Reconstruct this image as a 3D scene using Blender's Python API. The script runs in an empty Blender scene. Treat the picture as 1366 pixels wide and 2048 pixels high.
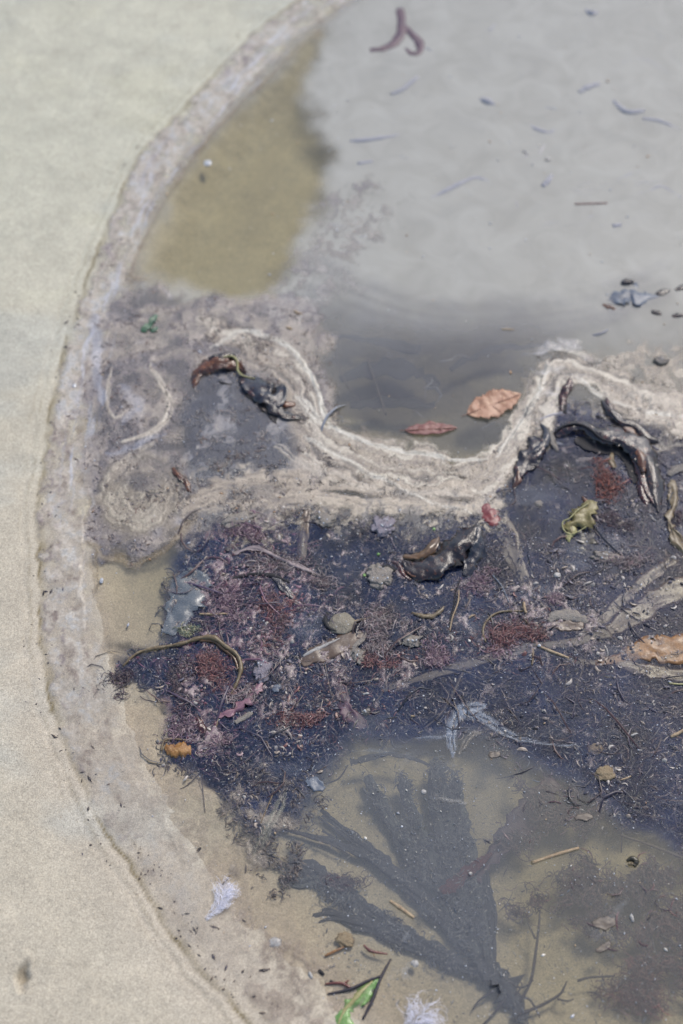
import bpy, math, random
import numpy as np
from mathutils import Vector

# ------------------------------------------------------------------ camera, sky, sun, exposure
S = bpy.context.scene
COL = S.collection
TH = math.radians(33.0)
DIST = 1.3
CAMY, CAMZ = -DIST * math.sin(TH), DIST * math.cos(TH)
cd = bpy.data.cameras.new('camera'); cam = bpy.data.objects.new('camera', cd); COL.objects.link(cam)
cam.location = (0, CAMY, CAMZ); cam.rotation_euler = (TH, 0, 0)
cd.sensor_fit = 'VERTICAL'; cd.sensor_height = 36; cd.sensor_width = 24; cd.lens = 50
cd.clip_start = 0.02; cd.clip_end = 200
cd.dof.use_dof = True; cd.dof.focus_distance = 1.185; cd.dof.aperture_fstop = 3.2
S.camera = cam
SUN_EL, SUN_AZ = math.radians(52), math.radians(35)
w = bpy.data.worlds.new('World'); S.world = w; w.use_nodes = True
nt = w.node_tree; bg = nt.nodes['Background']
sk = nt.nodes.new('ShaderNodeTexSky'); sk.sky_type = 'NISHITA'; sk.sun_disc = False
sk.sun_elevation = SUN_EL; sk.sun_rotation = SUN_AZ; sk.dust_density = 1.6; sk.air_density = 1.0; sk.ozone_density = 1.0
nt.links.new(sk.outputs[0], bg.inputs[0]); bg.inputs[1].default_value = 0.13
sd_ = bpy.data.lights.new('sun', 'SUN'); sun = bpy.data.objects.new('sun', sd_); COL.objects.link(sun)
sd_.energy = 1.5; sd_.angle = math.radians(14); sd_.color = (1, .93, .84)
sdir = Vector((math.sin(SUN_AZ) * math.cos(SUN_EL), math.cos(SUN_AZ) * math.cos(SUN_EL), math.sin(SUN_EL)))
sun.rotation_euler = sdir.to_track_quat('Z', 'Y').to_euler(); sun.location = (1, 1, 2)
vs = S.view_settings; vs.view_transform = 'Standard'; vs.look = 'None'; vs.gamma = 1; vs.exposure = 0.97
S.cycles.transparent_max_bounces = 16

random.seed(7); rng = np.random.default_rng(7)
ct, st = math.cos(TH), math.sin(TH)

# ------------------------------------------------------------------ small helpers
def P(px, py, z=0.0):
    """survey table to ground: metres on the plane of height z"""
    dx = (px - 683) / 1366 * 24; dy = (1024 - py) / 2048 * 36
    d = Vector((dx, dy * ct + 50 * st, dy * st - 50 * ct))
    t = (z - CAMZ) / d.z
    return Vector((d.x * t, CAMY + d.y * t, z))
def SC(py):
    """metres per table unit"""
    dy = (1024 - py) / 2048 * 36
    t = -CAMZ / (dy * st - 50 * ct)
    return t * 24 / 1366
def lin(c):
    c = np.asarray(c, float) / 255.0
    return np.where(c <= .04045, c / 12.92, ((c + .055) / 1.055) ** 2.4)
K = .60
def A(r, g, b, k=K):
    v = lin((r, g, b)) * k
    return (float(v[0]), float(v[1]), float(v[2]))
TAB = [np.random.default_rng(100 + i).random((256, 256)).astype(np.float32) for i in range(6)]
def vn(x, y, s=0):
    xi = np.floor(x); yi = np.floor(y); fx = (x - xi); fy = (y - yi)
    xi = xi.astype(np.int64) & 255; yi = yi.astype(np.int64) & 255
    x1 = (xi + 1) & 255; y1 = (yi + 1) & 255
    fx = fx * fx * (3 - 2 * fx); fy = fy * fy * (3 - 2 * fy)
    T = TAB[s % 6]
    a = T[xi, yi]; b = T[x1, yi]; c = T[xi, y1]; d = T[x1, y1]
    return (a + (b - a) * fx) * (1 - fy) + (c + (d - c) * fx) * fy
def fb(x, y, o=4, s=0):
    """fractal noise, about -1..1"""
    r = 0; amp = 1; tot = 0; x = x + 17.3 * s; y = y - 9.1 * s
    for i in range(o):
        r = r + amp * vn(x, y, s + i); tot += amp; amp *= .55
        x, y = x * 1.62 + y * 1.18 + 3.7, y * 1.62 - x * 1.18 + 8.1
    return (r / tot - .5) * 3.2
def ss(a, b, x):
    t = np.clip((x - a) / (b - a), 0, 1); return t * t * (3 - 2 * t)
def smooth(pts, sub=4, closed=False):
    p = [np.array(q, float) for q in pts]; n = len(p); out = []
    if n < 3: 
        return [p[0] + (p[-1] - p[0]) * i / sub for i in range(sub + 1)]
    rngi = n if closed else n - 1
    for i in range(rngi):
        g = (lambda j: p[j % n]) if closed else (lambda j: p[min(max(j, 0), n - 1)])
        a, b, c, d = g(i - 1), g(i), g(i + 1), g(i + 2)
        for k in range(sub):
            t = k / sub
            out.append(.5 * (2 * b + (c - a) * t + (2 * a - 5 * b + 4 * c - d) * t * t + (3 * b - a - 3 * c + d) * t ** 3))
    if not closed: out.append(p[-1])
    return out
def mm(px, py): 
    v = P(px, py); return np.array((v.x * 1000, v.y * 1000))

# ------------------------------------------------------------------ things, parts, tags
def put(name, me, m, parent=None):
    o = bpy.data.objects.new(name, me); COL.objects.link(o)
    if m is not None: me.materials.append(m)
    if parent is not None: o.parent = parent
    return o
def tag(o, label, cat, group=None):
    o['label'] = label; o['category'] = cat
    if group: o['group'] = group
    return o
def thing(name, loc, label, cat, group=None):
    o = bpy.data.objects.new(name, None); COL.objects.link(o); o.location = loc
    o.empty_display_size = .01
    return tag(o, label, cat, group)
def mesh_from(name, V, F, smoothit=True):
    me = bpy.data.meshes.new(name); me.from_pydata([tuple(v) for v in V], [], F); me.update()
    if smoothit: me.polygons.foreach_set('use_smooth', [True] * len(me.polygons))
    return me
def grid_mesh(name, xs, ys, Z, keep=None, attrs=None):
    nx, ny = len(xs), len(ys)
    X, Y = np.meshgrid(xs, ys)
    co = np.stack([X, Y, Z], -1).reshape(-1, 3)
    idx = np.arange(nx * ny).reshape(ny, nx)
    q = np.stack([idx[:-1, :-1], idx[:-1, 1:], idx[1:, 1:], idx[1:, :-1]], -1).reshape(-1, 4)
    if keep is not None:
        k = keep.reshape(-1); q = q[k[q].any(1)]
        used = np.zeros(nx * ny, bool); used[q] = True
        mp = np.cumsum(used) - 1; q = mp[q]; co = co[used]
        attrs = {a: v.reshape(nx * ny, -1)[used] for a, v in (attrs or {}).items()}
    return raw_mesh(name, co, q, attrs)
def raw_mesh(name, co, q, attrs=None):
    me = bpy.data.meshes.new(name)
    k = q.shape[1]
    me.vertices.add(len(co)); me.vertices.foreach_set('co', co.astype(np.float32).ravel())
    me.loops.add(q.size); me.loops.foreach_set('vertex_index', q.astype(np.int32).ravel())
    me.polygons.add(len(q)); me.polygons.foreach_set('loop_start', np.arange(0, q.size, k, dtype=np.int32))
    me.polygons.foreach_set('use_smooth', np.ones(len(q), bool))
    me.update(calc_edges=True)
    for a, v in (attrs or {}).items():
        v = v.reshape(len(co), -1)
        if v.shape[1] == 1:
            at = me.attributes.new(a, 'FLOAT', 'POINT'); at.data.foreach_set('value', v.astype(np.float32).ravel())
        else:
            at = me.attributes.new(a, 'FLOAT_COLOR', 'POINT')
            v4 = np.concatenate([v, np.ones((len(v), 1))], 1); at.data.foreach_set('color', v4.astype(np.float32).ravel())
    return me

# ------------------------------------------------------------------ materials
class N:
    def __init__(s, name):
        s.m = bpy.data.materials.new(name); s.m.use_nodes = True; s.t = s.m.node_tree; s.t.nodes.clear()
        s.out = s.new('ShaderNodeOutputMaterial'); s.geo = s.new('ShaderNodeNewGeometry'); s.pos = s.geo.outputs['Position']
    def new(s, k, **kw):
        n = s.t.nodes.new(k)
        for a, v in kw.items(): setattr(n, a, v)
        return n
    def l(s, a, b): s.t.links.new(a, b)
    def noise(s, scale, detail=3, rough=.55, vec=None, dist=0):
        n = s.new('ShaderNodeTexNoise'); n.inputs['Scale'].default_value = scale; n.inputs['Detail'].default_value = detail
        n.inputs['Roughness'].default_value = rough; n.inputs['Distortion'].default_value = dist
        s.l(vec or s.pos, n.inputs['Vector']); return n.outputs['Fac']
    def ramp(s, f, a, b, c0=0., c1=1.):
        r = s.new('ShaderNodeMapRange'); s.l(f, r.inputs[0]); r.inputs[1].default_value = a; r.inputs[2].default_value = b
        r.inputs[3].default_value = c0; r.inputs[4].default_value = c1; return r.outputs[0]
    def mix(s, f, a, b, mode='MIX'):
        n = s.new('ShaderNodeMix', data_type='RGBA', blend_type=mode)
        for i, v in ((0, f), (6, a), (7, b)):
            if hasattr(v, 'links'): s.l(v, n.inputs[i])
            else: n.inputs[i].default_value = v if i == 0 else (*v[:3], 1)
        return n.outputs[2]
    def math(s, op, a, b=0.):
        n = s.new('ShaderNodeMath', operation=op)
        for i, v in ((0, a), (1, b)):
            if hasattr(v, 'links'): s.l(v, n.inputs[i])
            else: n.inputs[i].default_value = v
        return n.outputs[0]
    def bump(s, h, strength, dist):
        n = s.new('ShaderNodeBump'); n.inputs['Strength'].default_value = strength; n.inputs['Distance'].default_value = dist
        s.l(h, n.inputs['Height']); return n.outputs[0]
    def attr(s, name, fac=False):
        n = s.new('ShaderNodeAttribute', attribute_name=name); return n.outputs['Fac' if fac else 'Color']
    def pr(s, col, rough, nrm=None, spec=.5, coat=0, sss=0):
        p = s.new('ShaderNodeBsdfPrincipled')
        if hasattr(col, 'links'): s.l(col, p.inputs['Base Color'])
        else: p.inputs['Base Color'].default_value = (*col, 1)
        if hasattr(rough, 'links'): s.l(rough, p.inputs['Roughness'])
        else: p.inputs['Roughness'].default_value = rough
        p.inputs['Specular IOR Level'].default_value = spec
        p.inputs['Coat Weight'].default_value = coat; p.inputs['Coat Roughness'].default_value = .12
        if nrm is not None: s.l(nrm, p.inputs['Normal']); s.l(nrm, p.inputs['Coat Normal'])
        return p.outputs[0]
    def mixsh(s, f, a, b):
        n = s.new('ShaderNodeMixShader')
        if hasattr(f, 'links'): s.l(f, n.inputs[0])
        else: n.inputs[0].default_value = f
        s.l(a, n.inputs[1]); s.l(b, n.inputs[2]); return n.outputs[0]
    def done(s, sh): s.l(sh, s.out.inputs['Surface']); return s.m

def organic(name, c1, c2, c3=None, rough=.3, scale=120, coat=.0, bump=.5, bscale=500, bdist=.0006, see=0.):
    n = N(name)
    f = n.ramp(n.noise(scale, 5, .65, dist=.6), .35, .65)
    c = n.mix(f, c1, c2)
    if c3 is not None:
        g = n.ramp(n.noise(scale * 3.3, 4, .7), .56, .66)
        c = n.mix(g, c, c3)
    b = n.bump(n.noise(bscale, 4, .65), bump, bdist)
    sh = n.pr(c, rough, b, .5, coat)
    if see > 0:
        t = n.new('ShaderNodeBsdfTransparent'); sh = n.mixsh(see, sh, t.outputs[0])
    return n.done(sh)

M = {}
n = N('sand_grains')
c = n.attr('col')
fine = n.noise(850, 3, .8); mid = n.noise(300, 3, .6); big = n.noise(30, 5, .65)
v = n.math('MULTIPLY', n.ramp(fine, .32, .68, .62, 1.36), n.math('MULTIPLY', n.ramp(mid, .3, .7, .88, 1.10), n.ramp(big, .3, .7, .90, 1.07)))
vc = n.new('ShaderNodeCombineColor')
for i in range(3): n.l(v, vc.inputs[i])
c = n.mix(1., c, vc.outputs[0], 'MULTIPLY')
dk = n.ramp(n.noise(900, 2, .5), .70, .76)
c = n.mix(n.math('MULTIPLY', dk, .9), c, n.mix(1., c, (.35, .33, .32), 'MULTIPLY'))
gr = n.ramp(n.noise(1100, 1, .5), .68, .72)
c = n.mix(n.math('MULTIPLY', gr, .8), c, n.mix(1., c, (1.4, 1.32, 1.2), 'MULTIPLY'))
M['sand'] = n.done(n.pr(c, .62, n.bump(n.math('ADD', fine, n.math('MULTIPLY', mid, .6)), .55, .0007), .35))

n = N('pool_water')
veil = n.attr('veil', True); tint = n.attr('tint'); vcol = n.attr('vcol')
tr = n.new('ShaderNodeBsdfTransparent'); n.l(tint, tr.inputs[0])
df = n.new('ShaderNodeBsdfDiffuse'); n.l(vcol, df.inputs[0])
mot = n.ramp(n.noise(22, 4, .55, dist=1.), .3, .7, .88, 1.10)
sh = n.mixsh(n.math('MULTIPLY', veil, mot), tr.outputs[0], df.outputs[0])
bm = n.bump(n.noise(26, 2, .4), .25, .0012)
gl = n.new('ShaderNodeBsdfGlossy'); gl.inputs['Roughness'].default_value = .03; n.l(bm, gl.inputs['Normal'])
fr = n.new('ShaderNodeFresnel'); fr.inputs[0].default_value = 1.34; n.l(bm, fr.inputs['Normal'])
M['water'] = n.done(n.mixsh(fr.outputs[0], sh, gl.outputs[0]))

n = N('scum')
c = n.attr('col'); a = n.attr('cover', True)
f1 = n.noise(700, 4, .7); v = n.ramp(f1, .3, .7, .80, 1.18)
vc = n.new('ShaderNodeCombineColor')
for i in range(3): n.l(v, vc.inputs[i])
c = n.mix(1., c, vc.outputs[0], 'MULTIPLY')
tr = n.new('ShaderNodeBsdfTransparent')
a2 = n.math('MULTIPLY', a, n.ramp(n.noise(420, 5, .75), .32, .55, .72, 1.04)); a2.node.use_clamp = True
M['scum'] = n.done(n.mixsh(a2, tr.outputs[0], n.pr(c, .36, n.bump(n.noise(420, 5, .7), .6, .0009), .5, .25)))

def attr_mat(name, rough=.35, coat=.0, var=.25):
    n = N(name); c = n.attr('col')
    v = n.ramp(n.noise(600, 3, .7), .3, .7, 1 - var, 1 + var)
    vc = n.new('ShaderNodeCombineColor')
    for i in range(3): n.l(v, vc.inputs[i])
    c = n.mix(1., c, vc.outputs[0], 'MULTIPLY')
    return n.done(n.pr(c, rough, n.bump(n.noise(900, 3), .4, .0003), .5, coat))
M['litter'] = attr_mat('weed_litter', .4)
M['speck'] = attr_mat('specks', .4, 0, .1)
M['scumcrumb'] = attr_mat('scum_crumbs', .35, 0, .15)
M['kelp_dark'] = organic('kelp_dark', A(20, 12, 10), A(44, 26, 18), A(92, 52, 28), .24, 90, .28, .7, 300, .0010)
M['kelp_amber'] = organic('kelp_amber', A(112, 62, 24), A(60, 36, 20), A(150, 88, 34), .24, 90, .28, .7, 300, .0010)
M['kelp_red'] = organic('kelp_red', A(74, 30, 24), A(40, 20, 18), A(116, 50, 34), .24, 120, .28, .7, 300, .0010)
M['kelp_mauve'] = organic('kelp_mauve', A(48, 32, 34), A(26, 18, 20), A(96, 56, 46), .24, 60, .28, .7, 300, .0010)
M['kelp_slate'] = organic('kelp_slate', A(30, 28, 34), A(48, 44, 50), A(70, 46, 34), .24, 70, .28, .7, 300, .0010)
M['red_sub'] = organic('weed_red_under', A(108, 44, 42), A(78, 36, 40), A(130, 66, 56), .9, 120, 0, .4)
M['kelp_ribbon'] = organic('kelp_ribbon', A(104, 82, 62), A(84, 66, 54), A(124, 104, 84), .4, 150, .1, .3)
M['kelp_orange'] = organic('kelp_orange', A(150, 100, 42), A(128, 92, 54), A(176, 130, 74), .45, 110, .1, .4)
M['kelp_pale'] = organic('kelp_pale', A(112, 98, 82), A(94, 84, 76), A(132, 118, 98), .5, 140, .0, .3)
M['kelp_silt'] = organic('kelp_silt', A(86, 92, 96), A(110, 116, 114), A(134, 138, 130), .7, 330, .0, .6, 900)
M['kelp_siltdark'] = organic('kelp_siltdark', A(52, 54, 62), A(72, 76, 82), A(98, 100, 102), .7, 330, .0, .6, 900)
M['olive'] = organic('olive_weed', A(140, 128, 72), A(112, 98, 52), A(168, 156, 104), .42, 110, .05, .5)
M['olivedark'] = organic('olive_dark', A(68, 58, 26), A(44, 38, 20), A(96, 82, 40), .3, 160, .2, .6)
M['olivepale'] = organic('olive_pale', A(160, 152, 96), A(184, 176, 120), None, .4, 200)
M['leaf_tan'] = organic('leaf_tan', A(196, 150, 118), A(172, 122, 92), A(212, 170, 134), .5, 60, 0, .4)
M['leaf_vein'] = organic('leaf_vein', A(150, 100, 74), A(128, 84, 62), None, .5, 100)
M['leaf_red'] = organic('leaf_red', A(150, 96, 86), A(120, 70, 66), A(170, 120, 104), .5, 90, 0, .4)
M['jelly'] = organic('jelly_red', A(146, 66, 62), A(118, 54, 56), A(168, 104, 98), .4, 90, .0, .3)
M['stipe'] = organic('stipe', A(132, 112, 76), A(98, 80, 50), A(160, 148, 122), .45, 120, .1, .5)
M['stipe_gold'] = organic('stipe_gold', A(112, 78, 34), A(86, 60, 28), None, .3, 120, .4, .3)
M['orange'] = organic('orange_sponge', A(176, 124, 56), A(140, 92, 38), A(196, 150, 84), .45, 200, .1, .8, 600, .001)
M['stone'] = organic('stone_pale', A(152, 142, 120), A(122, 112, 96), A(172, 164, 148), .6, 260, .0, .9, 700, .0012)
M['stone_tan'] = organic('stone_tan', A(158, 138, 104), A(134, 112, 80), A(180, 164, 132), .6, 260, .0, .9, 700, .0012)
M['shell'] = organic('shell_white', A(190, 186, 178), A(160, 154, 146), A(136, 126, 114), .4, 200, .1, .5)
M['foam'] = organic('foam_lump', A(168, 156, 138), A(138, 128, 120), A(190, 182, 170), .45, 300, .1, 1., 900, .0015)
M['foam_mauve'] = organic('foam_lump_mauve', A(160, 152, 160), A(134, 122, 130), A(184, 176, 176), .45, 300, .1, 1., 900, .0015)
M['bubble'] = organic('bubble', A(205, 205, 205), A(180, 180, 180), None, .12, 200, .6)
M['straw'] = organic('straw', A(190, 164, 126), A(146, 120, 90), A(208, 190, 156), .55, 260, 0, .9)
M['straw_dark'] = organic('straw_dark', A(132, 110, 78), A(104, 86, 64), A(160, 138, 104), .5, 400, 0, .5)
M['twig'] = organic('twig_dark', A(52, 40, 46), A(36, 30, 38), None, .45, 200, .1)
M['twig_red'] = organic('twig_red', A(120, 52, 38), A(84, 36, 32), A(156, 80, 48), .35, 200, .3)
M['twig_sub'] = organic('twig_under', A(176, 173, 174), A(160, 159, 164), None, .7, 200)
M['alga_purple'] = organic('alga_purple', A(98, 66, 78), A(82, 60, 74), None, .5, 120)
M['green'] = organic('green_alga', A(128, 172, 82), A(96, 140, 62), A(170, 196, 130), .35, 120, .3)
M['green_dk'] = organic('green_leaf', A(60, 110, 66), A(44, 84, 54), None, .35, 160, .3)
M['feather'] = organic('feather_down', A(236, 234, 240, .8), A(214, 212, 224, .8), None, .7, 500)
M['tuft_red'] = organic('tuft_red', A(134, 62, 56), A(96, 48, 52), A(164, 92, 78), .4, 400, .2)
M['tuft_pink'] = organic('tuft_pink', A(156, 112, 122), A(120, 78, 92), A(178, 142, 146), .45, 400, .1)
M['tuft_grey'] = organic('tuft_grey', A(160, 142, 138), A(120, 104, 106), A(184, 172, 164), .5, 400, .1)
M['tuft_brown'] = organic('tuft_brown', A(96, 62, 60), A(70, 46, 52), A(120, 84, 76), .5, 400, .1)
M['glass'] = organic('membrane', A(138, 144, 148), A(116, 124, 130), A(158, 160, 156), .3, 60, .2, .3, see=.45)
M['rock_blue'] = organic('rock_wet', A(96, 106, 120), A(74, 82, 96), A(120, 128, 136), .42, 60, .05, .5)
M['black'] = organic('black_and_shade', A(26, 22, 26), A(18, 16, 20), None, .75, 200)  # black weed and chips, also the shade inside the kelp hollows

# ------------------------------------------------------------------ fields over the ground (millimetres)
class Grid:
    def __init__(s, xs, ys, step):
        s.xs, s.ys = xs, ys; s.X, s.Y = [a.astype(np.float32) for a in np.meshgrid(xs, ys)]
        s.cx = np.unique(np.append(np.arange(0, len(xs), step), len(xs) - 1)); s.cy = np.unique(np.append(np.arange(0, len(ys), step), len(ys) - 1))
        s.CX, s.CY = np.meshgrid(xs[s.cx], ys[s.cy])
    def up(s, F):
        def w(full, c):
            j = np.clip(np.searchsorted(c, full, 'right') - 1, 0, len(c) - 2); return j, (full - c[j]) / (c[j + 1] - c[j])
        j, t = w(s.xs, s.xs[s.cx]); G = F[:, j] * (1 - t) + F[:, j + 1] * t
        j, t = w(s.ys, s.ys[s.cy]); return (G[j] * (1 - t)[:, None] + G[j + 1] * t[:, None]).astype(np.float32)
    def band(s, pts, sub=4):
        """pts (px,py,halfwidth_px) -> signed distance, arclength, halfwidth"""
        q = smooth(pts, sub)
        c = np.array([mm(a[0], a[1]) for a in q]); wd = np.array([a[2] * SC(a[1]) * 1000 for a in q])
        best = np.full(s.CX.shape, 1e9); sg = np.zeros_like(best); uu = np.zeros_like(best); ww = np.ones_like(best); acc = 0
        for i in range(len(c) - 1):
            a, b = c[i], c[i + 1]; ab = b - a; L = np.hypot(*ab) + 1e-9
            t = np.clip(((s.CX - a[0]) * ab[0] + (s.CY - a[1]) * ab[1]) / L ** 2, 0, 1)
            dx = s.CX - a[0] - ab[0] * t; dy = s.CY - a[1] - ab[1] * t; d = np.hypot(dx, dy)
            k = d < best; best[k] = d[k]; sg[k] = np.where((ab[0] * dy - ab[1] * dx) > 0, d, -d)[k]
            uu[k] = (acc + t * L)[k]; ww[k] = (wd[i] + (wd[i + 1] - wd[i]) * t)[k]; acc += L
        D_, A_ = s.up(sg), s.up(best)
        return np.where(A_ > 8, A_ * np.where(D_ < 0, -1, 1), D_), s.up(uu), s.up(ww)
    def poly(s, pts, sub=1):
        """signed distance in mm, positive inside"""
        q = smooth(pts, sub, True) if sub > 1 else pts
        c = np.array([mm(a[0], a[1]) for a in q]); best = np.full(s.CX.shape, 1e9); ins = np.zeros(s.CX.shape, bool)
        for i in range(len(c)):
            a, b = c[i], c[(i + 1) % len(c)]; ab = b - a; L2 = ab @ ab + 1e-9
            t = np.clip(((s.CX - a[0]) * ab[0] + (s.CY - a[1]) * ab[1]) / L2, 0, 1)
            best = np.minimum(best, np.hypot(s.CX - a[0] - ab[0] * t, s.CY - a[1] - ab[1] * t))
            if a[1] != b[1]:
                cr = (a[1] > s.CY) != (b[1] > s.CY); xx = a[0] + (s.CY - a[1]) / (b[1] - a[1]) * ab[0]
                ins ^= cr & (s.CX < xx)
        return s.up(np.where(ins, best, -best))

SHORE = [(640, -30), (552, 30), (480, 95), (375, 205), (272, 325), (205, 480), (150, 620), (102, 800), (80, 1000), (76, 1150), (98, 1380),
         (142, 1530), (212, 1665), (285, 1790), (365, 1905), (460, 2010), (600, 2150), (800, 2300), (1400, 2500), (2100, 2200), (2500, 1300), (2300, 300), (1700, -300), (1000, -290), (760, -150)]
MASS = [(365, 1065), (430, 1020), (600, 1000), (800, 1050), (980, 1010), (1015, 880), (1100, 800), (1250, 840), (1480, 850), (1500, 1560), (1366, 1690), (1260, 1640),
        (1170, 1580), (1080, 1530), (1000, 1468), (860, 1470), (710, 1475), (630, 1550), (600, 1640), (520, 1660), (430, 1580), (350, 1530),
        (330, 1400), (215, 1350), (235, 1315), (335, 1275), (350, 1180)]
MASS2 = [(1060, 1570), (1200, 1600), (1130, 1640), (1040, 1700), (1040, 1760), (1120, 1770), (1180, 1740), (1260, 1760), (1400, 1720), (1400, 1850), (1280, 1880), (1180, 1850), (1080, 1830), (1010, 1780), (960, 1700)]
MASS3 = [(1220, 1900), (1400, 1820), (1400, 2050), (1230, 2060), (1190, 2000)]
HOLE1 = [(640, 60), (545, 150), (438, 252), (356, 362), (294, 470), (262, 555), (360, 560), (480, 595), (560, 560), (600, 470), (640, 400), (668, 320), (640, 260), (612, 190), (628, 130)]

# ---- sand and pool floor
def spacing(a, b, n0, n1):
    t = np.linspace(0, 1, 4000); d = n0 + (n1 - n0) * t; c = np.cumsum(1 / d); L = (b - a) / 4000
    n = int(c[-1] * L); return np.interp(np.linspace(0, c[-1], n), c, a + (b - a) * t)
outer = np.array([12, 40, 100, 220, 500, 1200, 3000, 8000, 20000.])
xs = np.concatenate([-460 - outer[::-1], np.arange(-460, 461, 2.2), 462 + outer])
ys = np.concatenate([-510 - outer[::-1], spacing(-510, 800, 1.9, 3.6), 802 + outer])
G = Grid(xs, ys, 3)
e = G.poly(SHORE, 3)
X, Y = G.X, G.Y
ew = e + 3.2 * fb(X * .02, Y * .02, 3, 1) + 1.6 * fb(X * .1, Y * .1, 3, 2)
yb = ss(60, -180, Y)                                    # gentler slope towards the near end
slope = 60 + 150 * yb
Z = np.where(ew < 0, 1.6 + np.minimum(-ew * .035, 60), 1.6 * (1 - ss(2, 46 + 30 * yb, ew)) - 26 * ss(40, 40 + slope, ew))
Z += .8 * fb(X * .012, Y * .012, 3, 3) * ss(-400, -40, ew) * (ew < 40) + .35 * fb(X * .07, Y * .07, 3, 4)
Z -= .55 * np.exp(-((ew + .5) / 1.6) ** 2)              # the thin groove of the tide line
Z -= .6 * np.exp(-((ew + 11 + 3 * fb(X * .01, Y * .01, 2, 5)) / 1.5) ** 2)
m1 = G.poly(MASS); m2 = G.poly(MASS2); m3 = G.poly(MASS3)
jit = 12 * fb(X * .022, Y * .022, 4, 2) + 6 * fb(X * .12, Y * .12, 3, 4)
mm1 = ss(-12, 12, m1 + jit); mm2 = ss(-10, 14, m2 + jit); mm3 = ss(-10, 16, m3 + jit)
Z = Z * (1 - mm1) + mm1 * (-13 + 3 * fb(X * .04, Y * .04, 4, 1))   # the weed bank lies on dark mud
bay = G.poly([(640, 660), (760, 650), (1060, 640), (1400, 640), (1400, 760), (1120, 700), (1040, 800), (940, 860), (820, 870), (720, 860), (670, 780)], 2)
mm4 = ss(-28, 22, bay + jit) * ss(-.35, .35, fb(X * .016, Y * .03, 4, 3) + .25)
hx, hy = mm(48, 1955)
hd = np.hypot((X - hx) / 5, (Y - hy) / 11) + .25 * fb(X * .2, Y * .2, 2, 1); Z -= 5 * ss(1.2, .2, hd); Z += 1.0 * np.exp(-((hd - 1.35) / .3) ** 2)
nz = fb(X * .03, Y * .03, 4, 0)[..., None]; nzb = fb(X * .11, Y * .11, 4, 3)[..., None]
def V3(*c): return np.array(A(*c), np.float32)
topw = ss(-100, 500, Y)[..., None]
shore = V3(208, 196, 172) * (1 - topw) + V3(206, 201, 178) * topw
pink = .6 * ss(-60, 20, ew)[..., None] * ss(100, -250, Y)[..., None]
shore = shore * (1 - .55 * pink) + V3(203, 184, 164) * .55 * pink
patch = ss(.1, .9, fb(X * .008, Y * .016, 4, 2))[..., None]
shore = shore * (1 - .35 * patch) + V3(190, 192, 182) * .35 * patch
yel = ss(.2, .9, fb(X * .010 + 7, Y * .02, 3, 4))[..., None] * topw
shore = shore * (1 - .4 * yel) + V3(212, 206, 176) * .4 * yel
shore = shore * (1 + .05 * nz + .05 * nzb)
for off, wdt, stn in ((0.5, 1.4, .95), (-8, .9, .35), (-15, .8, .2), (3.5, 2.0, .55), (12, 1.2, .3)):
    ln = np.exp(-((ew - off) / wdt) ** 2) * np.clip(.7 + .9 * fb(X * .03 + off, Y * .03, 4, 5), .05, 1)
    shore = shore * (1 - stn * ln[..., None]) + V3(132, 114, 70) * stn * ln[..., None]
deep = V3(186, 175, 138) * (1 + .10 * nz + .06 * nzb)
near = V3(206, 192, 152) * (1 + .08 * nz + .06 * nzb)
under = deep * (1 - yb[..., None]) + near * yb[..., None]
uw = ss(20, 75 + 60 * yb, ew + 30 * (1 - yb) * 0 + 5 * nz[..., 0])[..., None] * (1 - .35 * yb[..., None]) + .35 * yb[..., None] * ss(60, 260, ew)[..., None]
stain = ss(.5, 1.1, fb(X * .02 + 4, Y * .05, 5, 5))[..., None] * ss(-20, -60, ew)[..., None]
shore = shore * (1 - .22 * stain) + V3(168, 158, 136) * .22 * stain
colb = shore * (1 - uw) + under * uw
dark = V3(24, 26, 32) * (1 + .4 * nzb)
mk = np.maximum(mm1 * .97, np.maximum(mm2 * .10 * ss(-.3, .6, nzb[..., 0]), mm3 * .06) * np.clip(.7 + .5 * nzb[..., 0], 0, 1))[..., None]
colb = colb * (1 - mk) + dark * mk
k4 = (mm4 * .62)[..., None]; colb = colb * (1 - k4) + V3(70, 68, 74) * k4
hole = ss(1.3, .3, hd)[..., None]; colb = colb * (1 - .55 * hole) + V3(120, 106, 78) * .55 * hole
me = grid_mesh('sand', xs / 1000, ys / 1000, Z / 1000, None, {'col': np.clip(colb, .004, .8)})
o = put('sand', me, M['sand']); o['kind'] = 'structure'
def bedz(px, py):
    v = P(px, py); i = np.argmin(abs(ys - v.y * 1000)); j = np.argmin(abs(xs - v.x * 1000)); return Z[i, j] / 1000
BX, BY, BZ = xs, ys, Z

# ---- water sheet with its murk; sky blue over the weed is painted in
xw = np.concatenate([np.array([-460.]), np.arange(-450, 451, 4.5), np.array([480, 560, 700, 900, 1200.])])
yw = np.concatenate([np.array([-900, -700, -560, -515.]), spacing(-505, 800, 4, 6), np.array([850, 1000, 1300.])])
W = Grid(xw, yw, 1); X, Y = W.X, W.Y
ew = W.poly(SHORE, 3); yb = ss(60, -180, Y)
depth = ss(40, 40 + 60 + 150 * yb, ew)
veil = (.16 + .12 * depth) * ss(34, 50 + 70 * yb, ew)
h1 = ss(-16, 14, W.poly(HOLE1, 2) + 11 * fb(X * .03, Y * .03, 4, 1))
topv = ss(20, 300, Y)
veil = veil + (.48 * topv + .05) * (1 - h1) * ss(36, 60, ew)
veil = veil * (1 - .6 * h1)
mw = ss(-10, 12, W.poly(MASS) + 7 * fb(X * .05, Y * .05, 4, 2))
veil = veil * (1 - mw) + mw * (.09 + .05 * fb(X * .03, Y * .03, 3, 3))
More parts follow.
